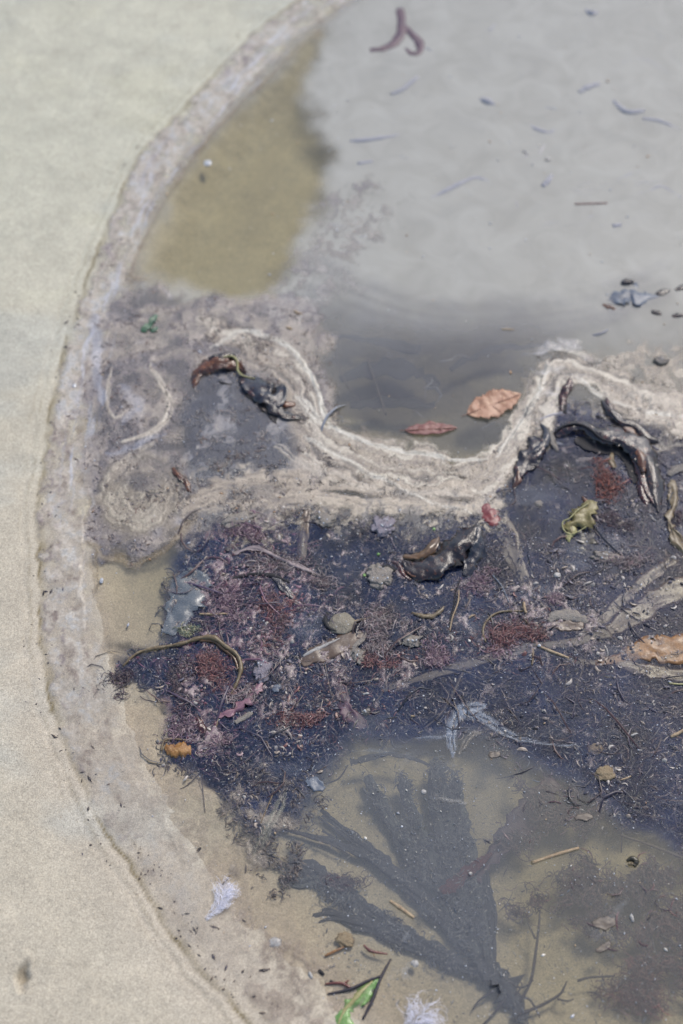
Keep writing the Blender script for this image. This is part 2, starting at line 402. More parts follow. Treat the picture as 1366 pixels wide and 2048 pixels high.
dk = W.poly([(640, 650), (760, 660), (1060, 650), (1060, 720), (1030, 780), (940, 830), (820, 850), (740, 840), (690, 780)], 2)
dkm = ss(-55, 40, dk + 12 * fb(X * .03, Y * .03, 4, 5)); veil = veil * (1 - .40 * dkm)
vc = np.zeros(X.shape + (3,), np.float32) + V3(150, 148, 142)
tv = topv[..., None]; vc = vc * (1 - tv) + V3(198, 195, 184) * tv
vc = vc * (1 - mw[..., None]) + V3(96, 126, 190) * mw[..., None]  # sky reflection on the weed bank, put into the veil colour as blue
vc = vc * (1 - .7 * dkm[..., None]) + V3(140, 142, 152) * .7 * dkm[..., None]
fm = ss(-20, 30, W.poly([(560, 1560), (700, 1480), (1000, 1490), (1060, 1620), (1020, 1900), (1080, 2060), (900, 2000), (560, 1780)], 2) + 10 * fb(X * .03, Y * .03, 4, 2))
veil = veil + .05 * fm; vc = vc * (1 - .5 * fm[..., None]) + V3(142, 150, 164) * .5 * fm[..., None]
dp = depth[..., None]; tn = 1 - dp * np.array([.08, .08, .14])
tn = tn * (1 - .12 * dkm[..., None])
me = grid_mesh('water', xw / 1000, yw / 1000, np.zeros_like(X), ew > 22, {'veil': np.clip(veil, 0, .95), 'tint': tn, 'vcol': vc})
o = put('water', me, M['water']); o['kind'] = 'structure'

# ---- scum: the skin of foam, sand and fine weed that floats on the pool
xf = np.arange(-400, 401, 1.05); yf = spacing(-480, 750, .95, 2.0)
F = Grid(xf, yf, 5); X, Y = F.X, F.Y
shp = X.shape
e = F.poly(SHORE, 3)
ew = e + 3.2 * fb(X * .02, Y * .02, 3, 1) + 1.6 * fb(X * .1, Y * .1, 3, 2)
fc = np.zeros(shp + (3,), np.float32) + V3(150, 140, 132); fa = np.zeros(shp, np.float32); fz = np.zeros(shp, np.float32)
n1 = fb(X * .012, Y * .012, 4, 0); n2 = fb(X * .035, Y * .035, 4, 1); n3 = fb(X * .10, Y * .10, 4, 2); n4 = fb(X * .3, Y * .3, 3, 3)
sw = fb(X * .05 + 1.6 * n2, Y * .05 + 1.6 * n1, 5, 4)       # marbled
sw2 = fb(X * .14 + 1.5 * n2, Y * .14 + 1.5 * n3, 4, 5)
def over(c, a):
    global fc, fa
    a = np.clip(a, 0, 1).astype(np.float32); na = a + fa * (1 - a)
    k = (a / np.maximum(na, 1e-5))[..., None]
    fc = (fc * (1 - k) + c * k).astype(np.float32); fa = na
def mixc(t, *cs):
    t = np.clip(t, 0, .9999) * (len(cs) - 1); i = t.astype(int); f = (t - i)[..., None]
    P_ = np.array([V3(*c) for c in cs]); return P_[i] * (1 - f) + P_[i + 1] * f
def zone(pts, soft=6, warp=6, sub=2): return ss(-soft, soft, F.poly(pts, sub) + warp * 1.5 * n2 + warp * .9 * n3)
def ribbon(pts, cols, alpha, ku=.03, kv=.5, soft=.45, warp=2.5, thr=None, amp=.3, s=0, ed=.35):
    d, u, wd = F.band(pts, 4); d = d + warp * n2 + warp * .3 * n3
    r = np.abs(d) / wd
    m = 1 - ss(1 - soft, 1.0, r + ed * n3 * .5)
    sn = fb(u * ku + .4 * n2, d * kv, 4, s)
    a = m * alpha
    if thr is not None: a = a * ss(thr[0], thr[1], sn)
    over(mixc(.5 + .95 * sn + .12 * n4, *cols), a)
    global fz
    fz = fz + (m * amp * (.5 + sn * 1.6)).astype(np.float32)
# shoreline foam, grey-pink, thick at the edge and broken inward
wmid = 48 + 0 * Y
m = ss(1.5, 9, ew + 3 * n3) * (1 - ss(36, 60, ew + 6 * n3 + 7 * n2)) * ss(-480, -330, Y + 30 * n2) 
lowfade = ss(-400, -100, Y)
cshore = mixc(.55 + .55 * fb(X * .13 + .9 * n2, Y * .07, 5, 2) + .35 * n4 + .25 * n2, (140, 122, 110), (186, 172, 154), (200, 187, 168), (208, 196, 178), (202, 198, 190))
over(cshore, m * (.22 + .62 * lowfade) * np.clip(.8 + .6 * n3 + .4 * n2, .05, 1)); fz += m * .25 * (1 + n3)
st_ = fb(ew * .35, Y * .02 + X * .01, 4, 4)
over(mixc(.5 + .5 * n4, (186, 188, 196), (200, 200, 204)), m * ss(-130, 60, Y) * ss(.15, .8, st_) * ss(10, 24, ew) * .7)
over(mixc(.5 + .5 * n4, (120, 104, 112), (150, 132, 130)), m * (.25 + .75 * lowfade) * ss(.2, .8, sw2) * (1 - ss(16, 34, ew)) * .55)
# darker olive lip where foam meets open water
lip = np.exp(-((F.poly(HOLE1, 2)) / 2.2) ** 2) * (1 - ss(55, 72, ew))
over(mixc(.5 + n4, (142, 116, 80), (160, 134, 98)), lip * .45)
# general zone of mauve-grey scum between shore and bank
z5 = zone([(275, 560), (400, 590), (470, 600), (560, 590), (640, 620), (655, 690), (640, 760), (640, 1000), (420, 1060), (370, 1090), (190, 1110), (170, 1000), (170, 800), (200, 640)], 8, 7)
over(mixc(.5 + .8 * sw + .15 * n4, (92, 86, 90), (136, 124, 120), (150, 138, 128), (178, 164, 150)), z5 * np.clip(.80 + .2 * n3 + .25 * n2, .2, 1))
over(mixc(.5 + n4, (52, 52, 60), (84, 78, 82)), z5 * ss(.45, .95, sw2 + .3 * n2) * .6)
over(V3(186, 184, 190), z5 * ss(.5, 1.1, fb(X * .03, Y * .02 + n1, 4, 4)) * .4)
fz += z5 * .3 * sw
z6 = zone([(560, 560), (600, 470), (650, 400), (740, 350), (780, 400), (740, 470), (700, 560), (640, 640), (540, 640)], 10, 12)
over(mixc(.5 + .5 * sw, (128, 122, 124), (158, 150, 142), (184, 178, 168)), z6 * ss(-.3, .6, sw2) * .8)
# scattered pale wisps over the upper pool
wu = ss(60, 80, ew) * ss(-60, 60, Y)
over(V3(192, 192, 196), wu * ss(.75, 1.3, fb(X * .02 + n1, Y * .05, 4, 1)) * .22)
for k, (a0, b0, c0) in enumerate([(560, 600, 7), (585, 622, 4), (612, 640, 5), (640, 655, 9)]):
    d, u, wd = F.band([(620, a0 - 40, 1), (720, a0 + 5, 1), (860, b0 + 10, 1), (1020, b0 + 14, 1), (1180, b0 - 6, 1), (1330, b0 - 60, 1)], 4)
    over(V3(112, 114, 120), np.exp(-(d / c0) ** 2) * .28 * np.clip(.7 + .6 * n2, 0, 1))
    over(V3(178, 178, 178), np.exp(-((d - 8) / c0) ** 2) * .16 * np.clip(.6 + .6 * n2, 0, 1))
# dark hollow behind the left kelp: shade and navy sky tint painted on the film
zdk = zone([(390, 755), (440, 735), (520, 760), (600, 840), (590, 900), (560, 960), (470, 985), (400, 950), (350, 880), (375, 810)], 7, 6)
k_ = zdk * .9 * ss(-.9, .1, -sw2 + .5)
fa = fa * (1 - k_); fz *= (1 - k_)
over(mixc(.5 + .5 * sw, (30, 38, 60), (44, 54, 78), (90, 94, 104)), zdk * .7)
over(mixc(.5 + .5 * sw2, (128, 128, 134), (162, 152, 144)), zdk * ss(.15, .7, sw) * .8)
zdk2 = zone([(370, 930), (470, 930), (520, 1000), (450, 1050), (380, 1060), (365, 1000)], 5, 6)
over(mixc(.5 + .5 * sw2, (40, 44, 52), (72, 76, 84), (130, 118, 102)), zdk2 * .75 * ss(-.6, .2, sw2 + .3))
# the broad tan bank of folded scum
TANS = [(78, 68, 62), (134, 119, 102), (174, 158, 136), (138, 124, 110), (208, 196, 174)]
MAIN = [(420, 640, 26), (500, 690, 34), (575, 745, 46), (610, 820, 52), (660, 890, 66), (760, 935, 80), (860, 955, 80), (960, 955, 66), (1030, 905, 46), (1075, 820, 44), (1105, 745, 48), (1180, 745, 52), (1270, 800, 52), (1400, 840, 60)]
ribbon(MAIN, TANS, .90, .010, .19, .35, 9, None, .32, 0)
over(mixc(.5 + .7 * sw2, (120, 104, 92), (176, 160, 142), (204, 192, 172)), (fz > .05) * ss(.2, .8, sw) * .2)
ribbon([(380, 1000, 40), (480, 985, 62), (600, 985, 62), (720, 990, 56), (860, 1005, 46), (990, 1000, 28)], [(112, 100, 88), (152, 136, 116), (176, 160, 138), (190, 174, 150)], .93, .03, .14, .55, 6, (-.85, -.25), .5, 2, .9)
ribbon([(560, 900, 12), (660, 950, 14), (800, 985, 16), (930, 990, 10)], [(200, 190, 172), (184, 170, 150)], .8, .03, .4, .6, 4, (-.4, .3), .5, 1)
for pts, a in (([(498, 664, 5), (560, 684, 10), (600, 722, 7), (636, 780, 7), (652, 832, 8), (700, 872, 7), (780, 897, 6), (860, 913, 7), (960, 922, 5)], .95),
               ([(620, 880, 5), (700, 925, 6), (780, 965, 5), (860, 1005, 5), (930, 1022, 4)], .7),
               ([(600, 800, 10), (625, 830, 16), (650, 850, 12)], .7),
               ([(1000, 905, 6), (1040, 850, 7), (1075, 790, 8), (1090, 735, 8)], .7),
               ([(1160, 760, 6), (1200, 795, 8), (1280, 822, 7), (1380, 835, 7)], .75),
               ([(1120, 700, 8), (1180, 712, 5), (1240, 735, 5)], .5),
               ([(430, 690, 5), (470, 668, 8), (510, 662, 5)], .6)):
    ribbon(pts, [(206, 198, 180), (216, 210, 194), (186, 174, 154)], a, .06, .6, .5, 2.2, None, 1.1, 3)
for pts in ([(520, 700, 2.5), (590, 770, 2.5), (620, 860, 3), (700, 920, 2.5), (800, 945, 2.5), (940, 965, 2)], [(560, 860, 3), (640, 920, 3), (760, 975, 3), (860, 985, 2)], [(450, 700, 2), (520, 730, 3), (570, 790, 2)],
            [(640, 990, 3), (740, 1010, 3), (830, 1020, 3)], [(1110, 790, 3), (1190, 820, 3), (1300, 860, 3)], [(700, 890, 2), (820, 925, 2.5), (960, 940, 2)]):
    ribbon(pts, [(84, 74, 72), (110, 96, 88)], .55, .05, .6, .6, 3, (-.5, .2), -.4, 2)
zb = zone([(1085, 700), (1150, 690), (1180, 740), (1150, 790), (1090, 790)], 6, 6)
over(mixc(.5 + .5 * sw2, (188, 184, 184), (206, 200, 190)), zb * .6 * ss(-.5, .4, sw)); fz += zb * .8 * (1 + n3)
zr = zone([(1180, 700), (1400, 690), (1400, 900), (1290, 880), (1210, 830)], 8, 10)
over(mixc(.5 + .5 * sw2, (100, 90, 84), (164, 148, 128), (198, 186, 166)), zr * .7 * ss(-.5, .3, sw)); fz += zr * .4 * n3
# speckle of dark holes round the weed edges
zs = zone([(1010, 860), (1080, 740), (1200, 760), (1360, 820), (1390, 930), (1300, 900), (1150, 830), (1060, 900)], 8, 8)
over(mixc(.5 + .5 * n4, (40, 40, 46), (92, 84, 74)), zs * .85 * ss(.2, .6, sw2))
zs = zone([(420, 1020), (700, 1000), (980, 1000), (1000, 1050), (820, 1070), (640, 1050), (480, 1090)], 6, 8)
over(mixc(.5 + .5 * n4, (48, 50, 60), (80, 78, 80)), zs * .8 * ss(.05, .5, sw2))
over(mixc(.5 + .5 * sw2, (150, 136, 118), (188, 176, 150)), zs * .85 * ss(.1, .5, -sw2))
# left ribbons of cream foam and blue-grey pools
for pts, a in (([(303, 738, 5), (320, 765, 7), (336, 805, 7), (324, 845, 7), (290, 870, 6), (240, 885, 5)], .9), ([(318, 775, 3), (345, 800, 4), (338, 838, 4), (300, 872, 4)], .8), ([(222, 745, 4), (214, 800, 5), (226, 836, 4), (240, 828, 3)], .75),
               ([(300, 890, 8), (270, 905, 7), (235, 930, 6)], .5)):
    ribbon(pts, [(182, 168, 148), (200, 188, 168)], a, .08, .7, .5, 1.4, None, .8, 1)
for pts, a in (([(190, 640, 14), (190, 720, 16), (205, 800, 12)], .6), ([(225, 905, 8), (280, 885, 10), (320, 870, 6)], .45), ([(245, 780, 16), (280, 810, 14), (255, 840, 10)], .35)):
    ribbon(pts, [(172, 174, 184), (154, 152, 158)], a, .04, .3, .7, 4, None, .2, 2)
ribbon([(225, 890, 4), (250, 875, 4), (275, 862, 3)], [(60, 56, 62), (90, 84, 88)], .8, .1, .8, .5, 2, None, -.3, 1)
# round tan swirl by the shore
ctr = mm(282, 985); rr = np.hypot(X - ctr[0], (Y - ctr[1]) * .85); th = np.arctan2(Y - ctr[1], X - ctr[0])
mz = (1 - ss(34, 47, rr + 4 * n3)) * np.clip(ss(.9, -.2, np.sin(th)) + .35 + .4 * n2, 0, 1)
rr = rr + 5 * n2 + 2 * n3; sp = 1.3 * fb(rr * .22 + .4 * th, np.abs(th - .6) * 1.3 + .03 * X, 4, 2)
over(mixc(.5 + .6 * sp, (98, 88, 76), (140, 126, 104), (154, 140, 118), (178, 166, 142)), mz * .9); fz += mz * .9 * sp
crk = np.exp(-((Y - ctr[1] - 2 + 4 * n3 + .08 * (X - ctr[0])) / 1.0) ** 2) * ss(30, 20, rr) * ss(-.2, .3, n3)
over(V3(30, 28, 28), crk * .95); fz -= crk * 1.2
ribbon([(185, 1090, 14), (260, 1118, 14), (340, 1090, 16), (385, 1040, 18)], [(84, 68, 40), (112, 92, 58), (140, 122, 90)], .7, .03, .2, .8, 6, (-.7, .2), .1, 4)
ribbon([(195, 1110, 8), (200, 1150, 6), (190, 1190, 4)], [(112, 92, 58), (140, 122, 90)], .6, .03, .3, .8, 5, (-.5, .2), .1, 4)
# silty blue-grey swirl in the lower bank
for pts, a in (([(905, 1500, 10), (903, 1455, 16), (925, 1420, 16), (955, 1415, 14)], .62), ([(930, 1430, 14), (965, 1432, 16), (1000, 1455, 12), (1050, 1480, 6), (1140, 1495, 4)], .58), ([(850, 1478, 6), (895, 1472, 5), (910, 1440, 5)], .4)):
    ribbon(pts, [(96, 112, 134), (142, 156, 174), (108, 122, 142), (166, 176, 186)], a, .03, .75, .6, 2, (-1., -.1), .6, 3)
ribbon([(925, 1495, 6), (945, 1470, 8), (970, 1458, 5)], [(160, 150, 134), (120, 112, 104)], .6, .05, .6, .6, 2, (-.4, .3), .4, 1)
# fine dust and flecks over the dark bank
ms = ss(-8, 8, F.poly(MASS) + 5 * n2)
over(mixc(.5 + .5 * n4, (120, 104, 116), (156, 140, 138)), ms * ss(.55, 1.1, fb(X * .12 + n2, Y * .12, 5, 0)) * .5 * (1 - .8 * zdk))
pk = ss(-15, 15, F.poly([(420, 1060), (520, 1040), (640, 1150), (600, 1250), (520, 1330), (480, 1450), (360, 1480), (330, 1330), (400, 1260)], 2) + 8 * n2)
over(mixc(.5 + .5 * n4, (124, 72, 92), (160, 118, 128), (170, 146, 144)), pk * ss(.1, .7, sw2) * .55)
zc = zone([(420, 1080), (700, 1080), (900, 1180), (1120, 1170), (1190, 1260), (1080, 1340), (700, 1370), (540, 1440), (400, 1500), (370, 1300)], 10, 12)
over(mixc(.5 + n4, (104, 80, 92), (146, 124, 128), (174, 156, 148)), zc * ss(.35, .8, sw2 + .35 * n2) * .75); fz += zc * ss(.35, .8, sw2 + .35 * n2) * .8 * (1 + n4)
over(V3(112, 126, 150), ms * ss(.4, 1.2, fb(X * .015, Y * .03, 3, 5)) * .20)
# silt lumps left of the fan weed and below the foot of the shore
zl = zone([(420, 1560), (560, 1540), (600, 1620), (560, 1720), (490, 1740), (450, 1640)], 6, 8)
over(mixc(.5 + .5 * sw2, (96, 86, 84), (146, 132, 116), (170, 158, 140)), zl * ss(-.1, .6, sw) * .7)
ribbon([(560, 1600, 10), (535, 1660, 14), (510, 1720, 8)], [(112, 116, 100), (150, 148, 126), (92, 92, 88)], .6, .03, .5, .6, 2, (-.4, .3), .5, 1)
zf = zone([(480, 1850), (560, 1900), (640, 1960), (700, 2080), (560, 2080), (500, 1960)], 10, 10)
over(mixc(.5 + .5 * sw, (136, 116, 96), (170, 150, 130), (184, 172, 156)), zf * .55 * ss(-.5, .5, sw2))
zf = ss(30, 50, ew + 6 * n3) * (1 - ss(50, 100, ew + 14 * n2 + 6 * n3)) * ss(-120, -300, Y)
over(mixc(.5 + .5 * sw, (150, 132, 112), (184, 168, 150)), zf * .3 * ss(-.4, .6, sw2))
over(V3(176, 178, 180), ss(-8, 8, F.poly([(600, 1440), (760, 1440), (900, 1480), (1400, 1640), (1400, 2060), (640, 2060), (560, 1700)], 2)) * ss(.7, 1.3, fb(X * .03 + n1, Y * .03 + n2, 4, 3)) * .22)
ribbon([(720, 1505, 5), (780, 1500, 9), (850, 1505, 8), (900, 1520, 5)], [(110, 124, 140), (140, 150, 160)], .35, .03, .5, .7, 3, (-.5, .3), .2, 2)
ribbon([(880, 1595, 6), (905, 1605, 7), (930, 1612, 4), (960, 1600, 8), (975, 1595, 5)], [(128, 126, 120), (160, 160, 162)], .55, .05, .5, .7, 3, (-.5, .2), .2, 2)
h1f = ss(-6, 10, F.poly(HOLE1, 2) + 6 * n2) * ss(36, 46, ew + 2 * n3); fa = fa * (1 - .93 * h1f)
far = (ew > 1.2)
fa = np.where(far, fa, 0)
fz = ndz = np.clip(fz, -1.5, 3.2)
gz = np.zeros(shp)
ewb = ew                                                     # follow the beach where it rises above the water
ybb = ss(60, -180, Y)
beach = 1.6 * (1 - ss(2, 46 + 30 * ybb, ew)) + .8 * fb(X * .012, Y * .012, 3, 3) * ss(-400, -40, ew) * (ew < 40) + .35 * fb(X * .07, Y * .07, 3, 4)
base = np.where(ew < 90, np.maximum(beach, 0), 0)
keep = fa > .03
me = grid_mesh('scum', xf / 1000, yf / 1000, (base + .45 + np.maximum(fz, -.3) * .5) / 1000, keep, {'col': np.clip(fc, .003, .8), 'cover': np.clip(fa, 0, 1)})
o = put('scum_film', me, M['scum']); o['kind'] = 'stuff'; o['label'] = 'tan, cream and mauve-grey skin of scum folded and streaked over the pool'

# ------------------------------------------------------------------ builders for single things
def zoff(loc): return loc
def blade_mesh(name, pts, thick=.7, curl=0., ruffle=0., edge=.12, roll=(0, 0), lobes=0., seed=0, sub=7, M_=9, org=None, flat_up=False):
    """pts (px, py, z_mm, halfwidth_px): a closed strap with thickness; widths vary along it"""
    R = np.random.default_rng(seed + 1); q = smooth(pts, sub); n = len(q)
    C = []
    for a in q:
        v = P(a[0], a[1], a[2] / 1000); C.append((v.x, v.y, v.z))
    C = np.array(C); T = np.gradient(C, axis=0); T /= np.linalg.norm(T, axis=1)[:, None] + 1e-9
    side = np.cross(T, (0, 0, 1.)); side /= np.linalg.norm(side, axis=1)[:, None] + 1e-9
    up = np.cross(side, T)
    u = np.linspace(0, 1, n); wd = np.array([max(a[3], .3) * SC(a[1]) for a in q])
    rl = np.radians(roll[0] + (roll[1] - roll[0]) * u)
    s2 = side * np.cos(rl)[:, None] + up * np.sin(rl)[:, None]; up2 = up * np.cos(rl)[:, None] - side * np.sin(rl)[:, None]
    edge = edge * 1.5 + .06; eL = 1 + edge * (fb(u * n * .35 + seed * 3.1, u * 0 + seed, 3, 1)) + edge * .7 * fb(u * n * 1.1 + seed, u * 0 + seed, 2, 3) + lobes * np.sin(u * 19 + seed); eR = 1 + edge * (fb(u * n * .35 + 50 + seed, u * 0 + 9, 3, 2)) + edge * .7 * fb(u * n * 1.1 + 77 + seed, u * 0 + seed, 2, 4) + lobes * np.sin(u * 23 + seed * 2)
    L = np.r_[np.linspace(-1, 1, M_)]; V = []
    org = np.zeros(3) if org is None else np.array(org)
    t = thick / 1000; wd = np.array([max(a[3], .3) * SC(a[1]) for a in q]); curl = curl * .6; wr = min(.10, .0016 / (wd.max() + 1e-6)) ; gi, gl_ = np.meshgrid(np.arange(n) * .28, np.arange(10) * .55, indexing='ij'); WR = fb(gi + seed * 2.7, gl_ + seed * 1.3, 3, 2)
    for i in range(n):
        row = []
        for l in L:
            ww = wd[i] * (eL[i] if l < 0 else eR[i]) * l
            z = curl * wd[i] * l * l + ruffle * wd[i] * (float(fb(np.array(u[i] * n * .22 + (3 if l > 0 else 90) + seed), np.array(l * 1.3), 2, 3))) * abs(l) ** 1.3
            z += wd[i] * wr * float(WR[i, int((l + 1) * 4.01)])
            row.append(C[i] + s2[i] * ww + up2[i] * z)
        tt = t * min(1, .25 + 4 * u[i], .25 + 4 * (1 - u[i]))
        V += [r + up2[i] * tt * (1 - .7 * abs(l)) * .5 - org for r, l in zip(row, L)]
        V += [r - up2[i] * tt * (1 - .7 * abs(l)) * .5 - org for r, l in zip(row[::-1], L[::-1])]
    m = 2 * M_; F_ = []
    for i in range(n - 1):
        for j in range(m):
            a = i * m + j; b = i * m + (j + 1) % m; F_.append((a, b, b + m, a + m))
    F_.append(tuple(range(m))[::-1]); F_.append(tuple(range((n - 1) * m, n * m)))
    return mesh_from(name, V, F_)
def tube_mesh(name, pts, sub=6, k=7, org=None, rough=.1, seed=0):
    """pts (px, py, z_mm, radius_mm)"""
    q = smooth(pts, sub); n = len(q); C = np.array([tuple(P(a[0], a[1], a[2] / 1000)) for a in q]); R = np.array([max(a[3], .12) / 1000 for a in q])
    org = np.zeros(3) if org is None else np.array(org)
    R = R * (1 + rough * fb(np.arange(n) * .7 + seed * 5., np.zeros(n) + seed, 2, 1))
    T = np.gradient(C, axis=0); T /= np.linalg.norm(T, axis=1)[:, None] + 1e-9
    sd = np.cross(T, (0, 0, 1.)); sd /= np.linalg.norm(sd, axis=1)[:, None] + 1e-9; up = np.cross(sd, T)
    V = []; F_ = []
    for i in range(n):
        for j in range(k):
            a = 2 * math.pi * j / k; V.append(C[i] + (sd[i] * math.cos(a) + up[i] * math.sin(a)) * R[i] - org)
    for i in range(n - 1):
        for j in range(k):
            a = i * k + j; b = i * k + (j + 1) % k; F_.append((a, b, b + k, a + k))
    F_.append(tuple(range(k))[::-1]); F_.append(tuple(range((n - 1) * k, n * k)))
    return mesh_from(name, V, F_)
ICO = None
def lump_mesh(name, rx, ry, rz, seed=0, rough=.25, sub=3, freq=1.6, pits=0.):
    import bmesh
    bm = bmesh.new(); bmesh.ops.create_icosphere(bm, subdivisions=sub, radius=1)
    co = np.array([v.co[:] for v in bm.verts]); f = freq
    d = 1 + rough * (fb(co[:, 0] * f + seed * 3.3 + co[:, 2] * 1.3, co[:, 1] * f + seed * 1.7 + co[:, 2] * .9, 4, seed % 3)) - pits * np.clip(fb(co[:, 0] * f * 4 + seed, co[:, 1] * f * 4 + co[:, 2] * 3, 3, 1), 0, 1)
    for v, k in zip(bm.verts, d): v.co = (v.co.x * rx * k, v.co.y * ry * k, v.co.z * rz * k)
    me = bpy.data.meshes.new(name); bm.to_mesh(me); bm.free()
    me.polygons.foreach_set('use_smooth', [True] * len(me.polygons)); return me
def frond(name, label, cat, base, parts, group=None):
    if group == 'dark kelp fronds breaking the surface':
        parts = [(a, k, [(*q[:3], q[3] * 1.22) for q in p], m, kw) for a, k, p, m, kw in parts]
    """a thing made of named straps and tubes; parts (part name, kind, points, material, options)"""
    b = P(base[0], base[1], 0); t = thing(name, b, label, cat, group); lookup = {}
    for pn, kind, pts, mt, kw in parts:
        kw = dict(kw); par = kw.pop('under', None); lb = kw.pop('label', None)
        f = blade_mesh if kind == 'b' else tube_mesh
        o = put(pn, f(pn, pts, org=tuple(b), **kw), M[mt], lookup.get(par, t) if par else t)
        if lb: o['label'] = lb
        lookup[pn] = o
    return t
def single(name, me, mt, loc, label, cat, group=None, rz=0, rot=None):
    o = put(name, me, M[mt]); o.location = loc; o.rotation_euler = rot or (0, 0, rz); return tag(o, label, cat, group)
def ribbons(name, C, D, L, Wd, H, curv, colr, K_=5, tilt=None, V_=True):
    """many short curled filaments as folded straps; vectorised. C centres(n,3) m, D heading, L length m, Wd halfwidth m, H rise m"""
    n = len(C); s = np.linspace(-.5, .5, K_)[None]
    ang = D[:, None] + curv[:, None] * s + (rng.random((n, 1)) - .5) * 1.5 * (s * 2) ** 2
    dx = np.cos(ang) * L[:, None] / (K_ - 1); dy = np.sin(ang) * L[:, None] / (K_ - 1)
    x = C[:, :1] + np.cumsum(dx, 1) - dx.sum(1, keepdims=True) / 2; y = C[:, 1:2] + np.cumsum(dy, 1) - dy.sum(1, keepdims=True) / 2
    z = C[:, 2:3] + H[:, None] * (1 - (2 * s) ** 2) + (rng.random((n, 1)) - .5) * 2 * s * H[:, None]
    wv = Wd[:, None] * (1 - .8 * np.abs(2 * s) ** 3)
    px_, py_ = -np.sin(ang) * wv, np.cos(ang) * wv
    tl = (rng.random((n, 1)) - .5) * 1.6
    a = np.stack([x + px_, y + py_, z + wv * tl], -1); m = np.stack([x, y, z + wv * .7], -1); b = np.stack([x - px_, y - py_, z - wv * tl], -1)
    co = np.stack([a, m, b], 2).reshape(-1, 3)
    base_ = (np.arange(n) * K_ * 3)[:, None, None]; i = (np.arange(K_ - 1) * 3)[None, :, None]
    q1 = np.stack([base_ + i + 0, base_ + i + 3, base_ + i + 4, base_ + i + 1], -1).reshape(-1, 4)
    q2 = np.stack([base_ + i + 1, base_ + i + 4, base_ + i + 5, base_ + i + 2], -1).reshape(-1, 4)
    at = None if colr is None else {'col': np.repeat(colr, K_ * 3, 0)}
    return raw_mesh(name, co, np.concatenate([q1, q2]), at)

# ------------------------------------------------------------------ the bank of small weed (nobody could count it)
def weight(pts, soft, jw, sub=1): return ss(-soft, soft, F.poly(pts, sub) + jw * n2 * 1.6 + jw * n3)
wm = weight(MASS, 8, 7)
BARE = 1 - .8 * ss(-6, 6, F.poly([(1040, 920), (1100, 870), (1180, 880), (1190, 1000), (1110, 1090), (1010, 1060), (1000, 980)], 2))
BARE2 = 1 - .75 * ss(-6, 6, F.poly([(620, 1050), (740, 1070), (800, 1180), (830, 1230), (760, 1260), (700, 1200), (640, 1220), (600, 1160)], 2))
wm = wm * BARE * BARE2
KV = np.zeros(shp, np.float32)
for FBP in ([(760, 1382, 8), (960, 1322, 10), (1150, 1284, 12), (1300, 1215, 26), (1400, 1160, 30)], [(1190, 1326, 8), (1290, 1306, 26), (1400, 1300, 46)], [(990, 1050, 16), (1030, 1110, 20), (1060, 1190, 8)]):
    d_, u_, w_ = F.band(FBP, 3); KV = np.maximum(KV, ss(1.3, .8, np.abs(d_) / w_))
WK = 1 - .85 * KV
pinkw = ss(-15, 15, F.poly([(420, 1040), (560, 1030), (660, 1160), (620, 1260), (520, 1340), (480, 1500), (360, 1500), (330, 1330), (220, 1340), (240, 1310), (400, 1260)], 2) + 8 * n2)
redw = ss(-15, 15, F.poly([(560, 1380), (760, 1300), (900, 1240), (1100, 1200), (1110, 1330), (860, 1340), (760, 1480), (600, 1500)], 2) + 8 * n2)
XX, YY = X / 1000, Y / 1000
area = (np.gradient(yf)[:, None] * np.ones_like(X))
def scatter(wt, n):
    p = (wt * area).ravel().astype(float); p /= p.sum(); k = rng.choice(p.size, n, p=p)
    return k, XX.ravel()[k] + rng.normal(0, .0007, n), YY.ravel()[k] + rng.normal(0, .0007, n)
def pick(pal, n): 
    p = np.array([V3(*c) for c in pal]); return p[rng.integers(0, len(p), n)] * (.75 + .5 * rng.random((n, 1)))
def litter(name, label, wt, n, pals, zr, Lr, Wr, flow=True, z0=None):
    k, x, y = scatter(wt, n)
    z = rng.uniform(zr[0], zr[1], n) / 1000
    hd = 3.0 * fb(x * 30, y * 30, 3, 2) if flow else np.zeros(n)
    hd = hd + rng.normal(0, .7, n)
    L = rng.gamma(3, (Lr / 3), n).clip(.2 * Lr, 3.5 * Lr) / 1000
    c = pick(pals[0], n)
    for (wgt, pal, pr) in pals[1:]:
        sel = rng.random(n) < wgt.ravel()[k] * pr; c[sel] = pick(pal, int(sel.sum()))
    me = ribbons(name, np.stack([x, y, z], 1), hd, L, rng.uniform(Wr[0], Wr[1], n) / 1000, L * rng.uniform(0, .16, n), rng.normal(0, 2.2, n), c)
    o = put(name, me, M['litter']); o['kind'] = 'stuff'; o['label'] = label; return o
DARKP = [(44, 36, 46), (34, 34, 46), (58, 44, 56), (30, 34, 40), (66, 48, 52), (48, 44, 38), (40, 44, 54)]
PINKP = [(112, 68, 90), (84, 52, 76), (140, 100, 114), (96, 54, 68), (70, 54, 78)]
BROWNP = [(70, 52, 46), (52, 38, 36), (88, 66, 56), (44, 34, 34)]
NAVYP = [(34, 42, 58), (28, 36, 48), (46, 56, 66), (38, 38, 56)]
REDP = [(96, 52, 50), (120, 66, 60), (84, 46, 50), (110, 76, 64)]
LIGHTP = [(128, 114, 120), (158, 144, 134), (112, 110, 124), (176, 160, 144), (100, 92, 96)]
litter('sunken_weed', 'dark purple weed lying under the surface in the middle of the pool', wm, 26000, [DARKP, (ss(.0, .5, n1 + .5 * n2), BROWNP, .8), (ss(.1, .6, -n1 + .5 * n2), NAVYP, .8), (pinkw, PINKP, .5), (redw, REDP, .25)], (-11, -2.2), 7, (.35, 1.1))
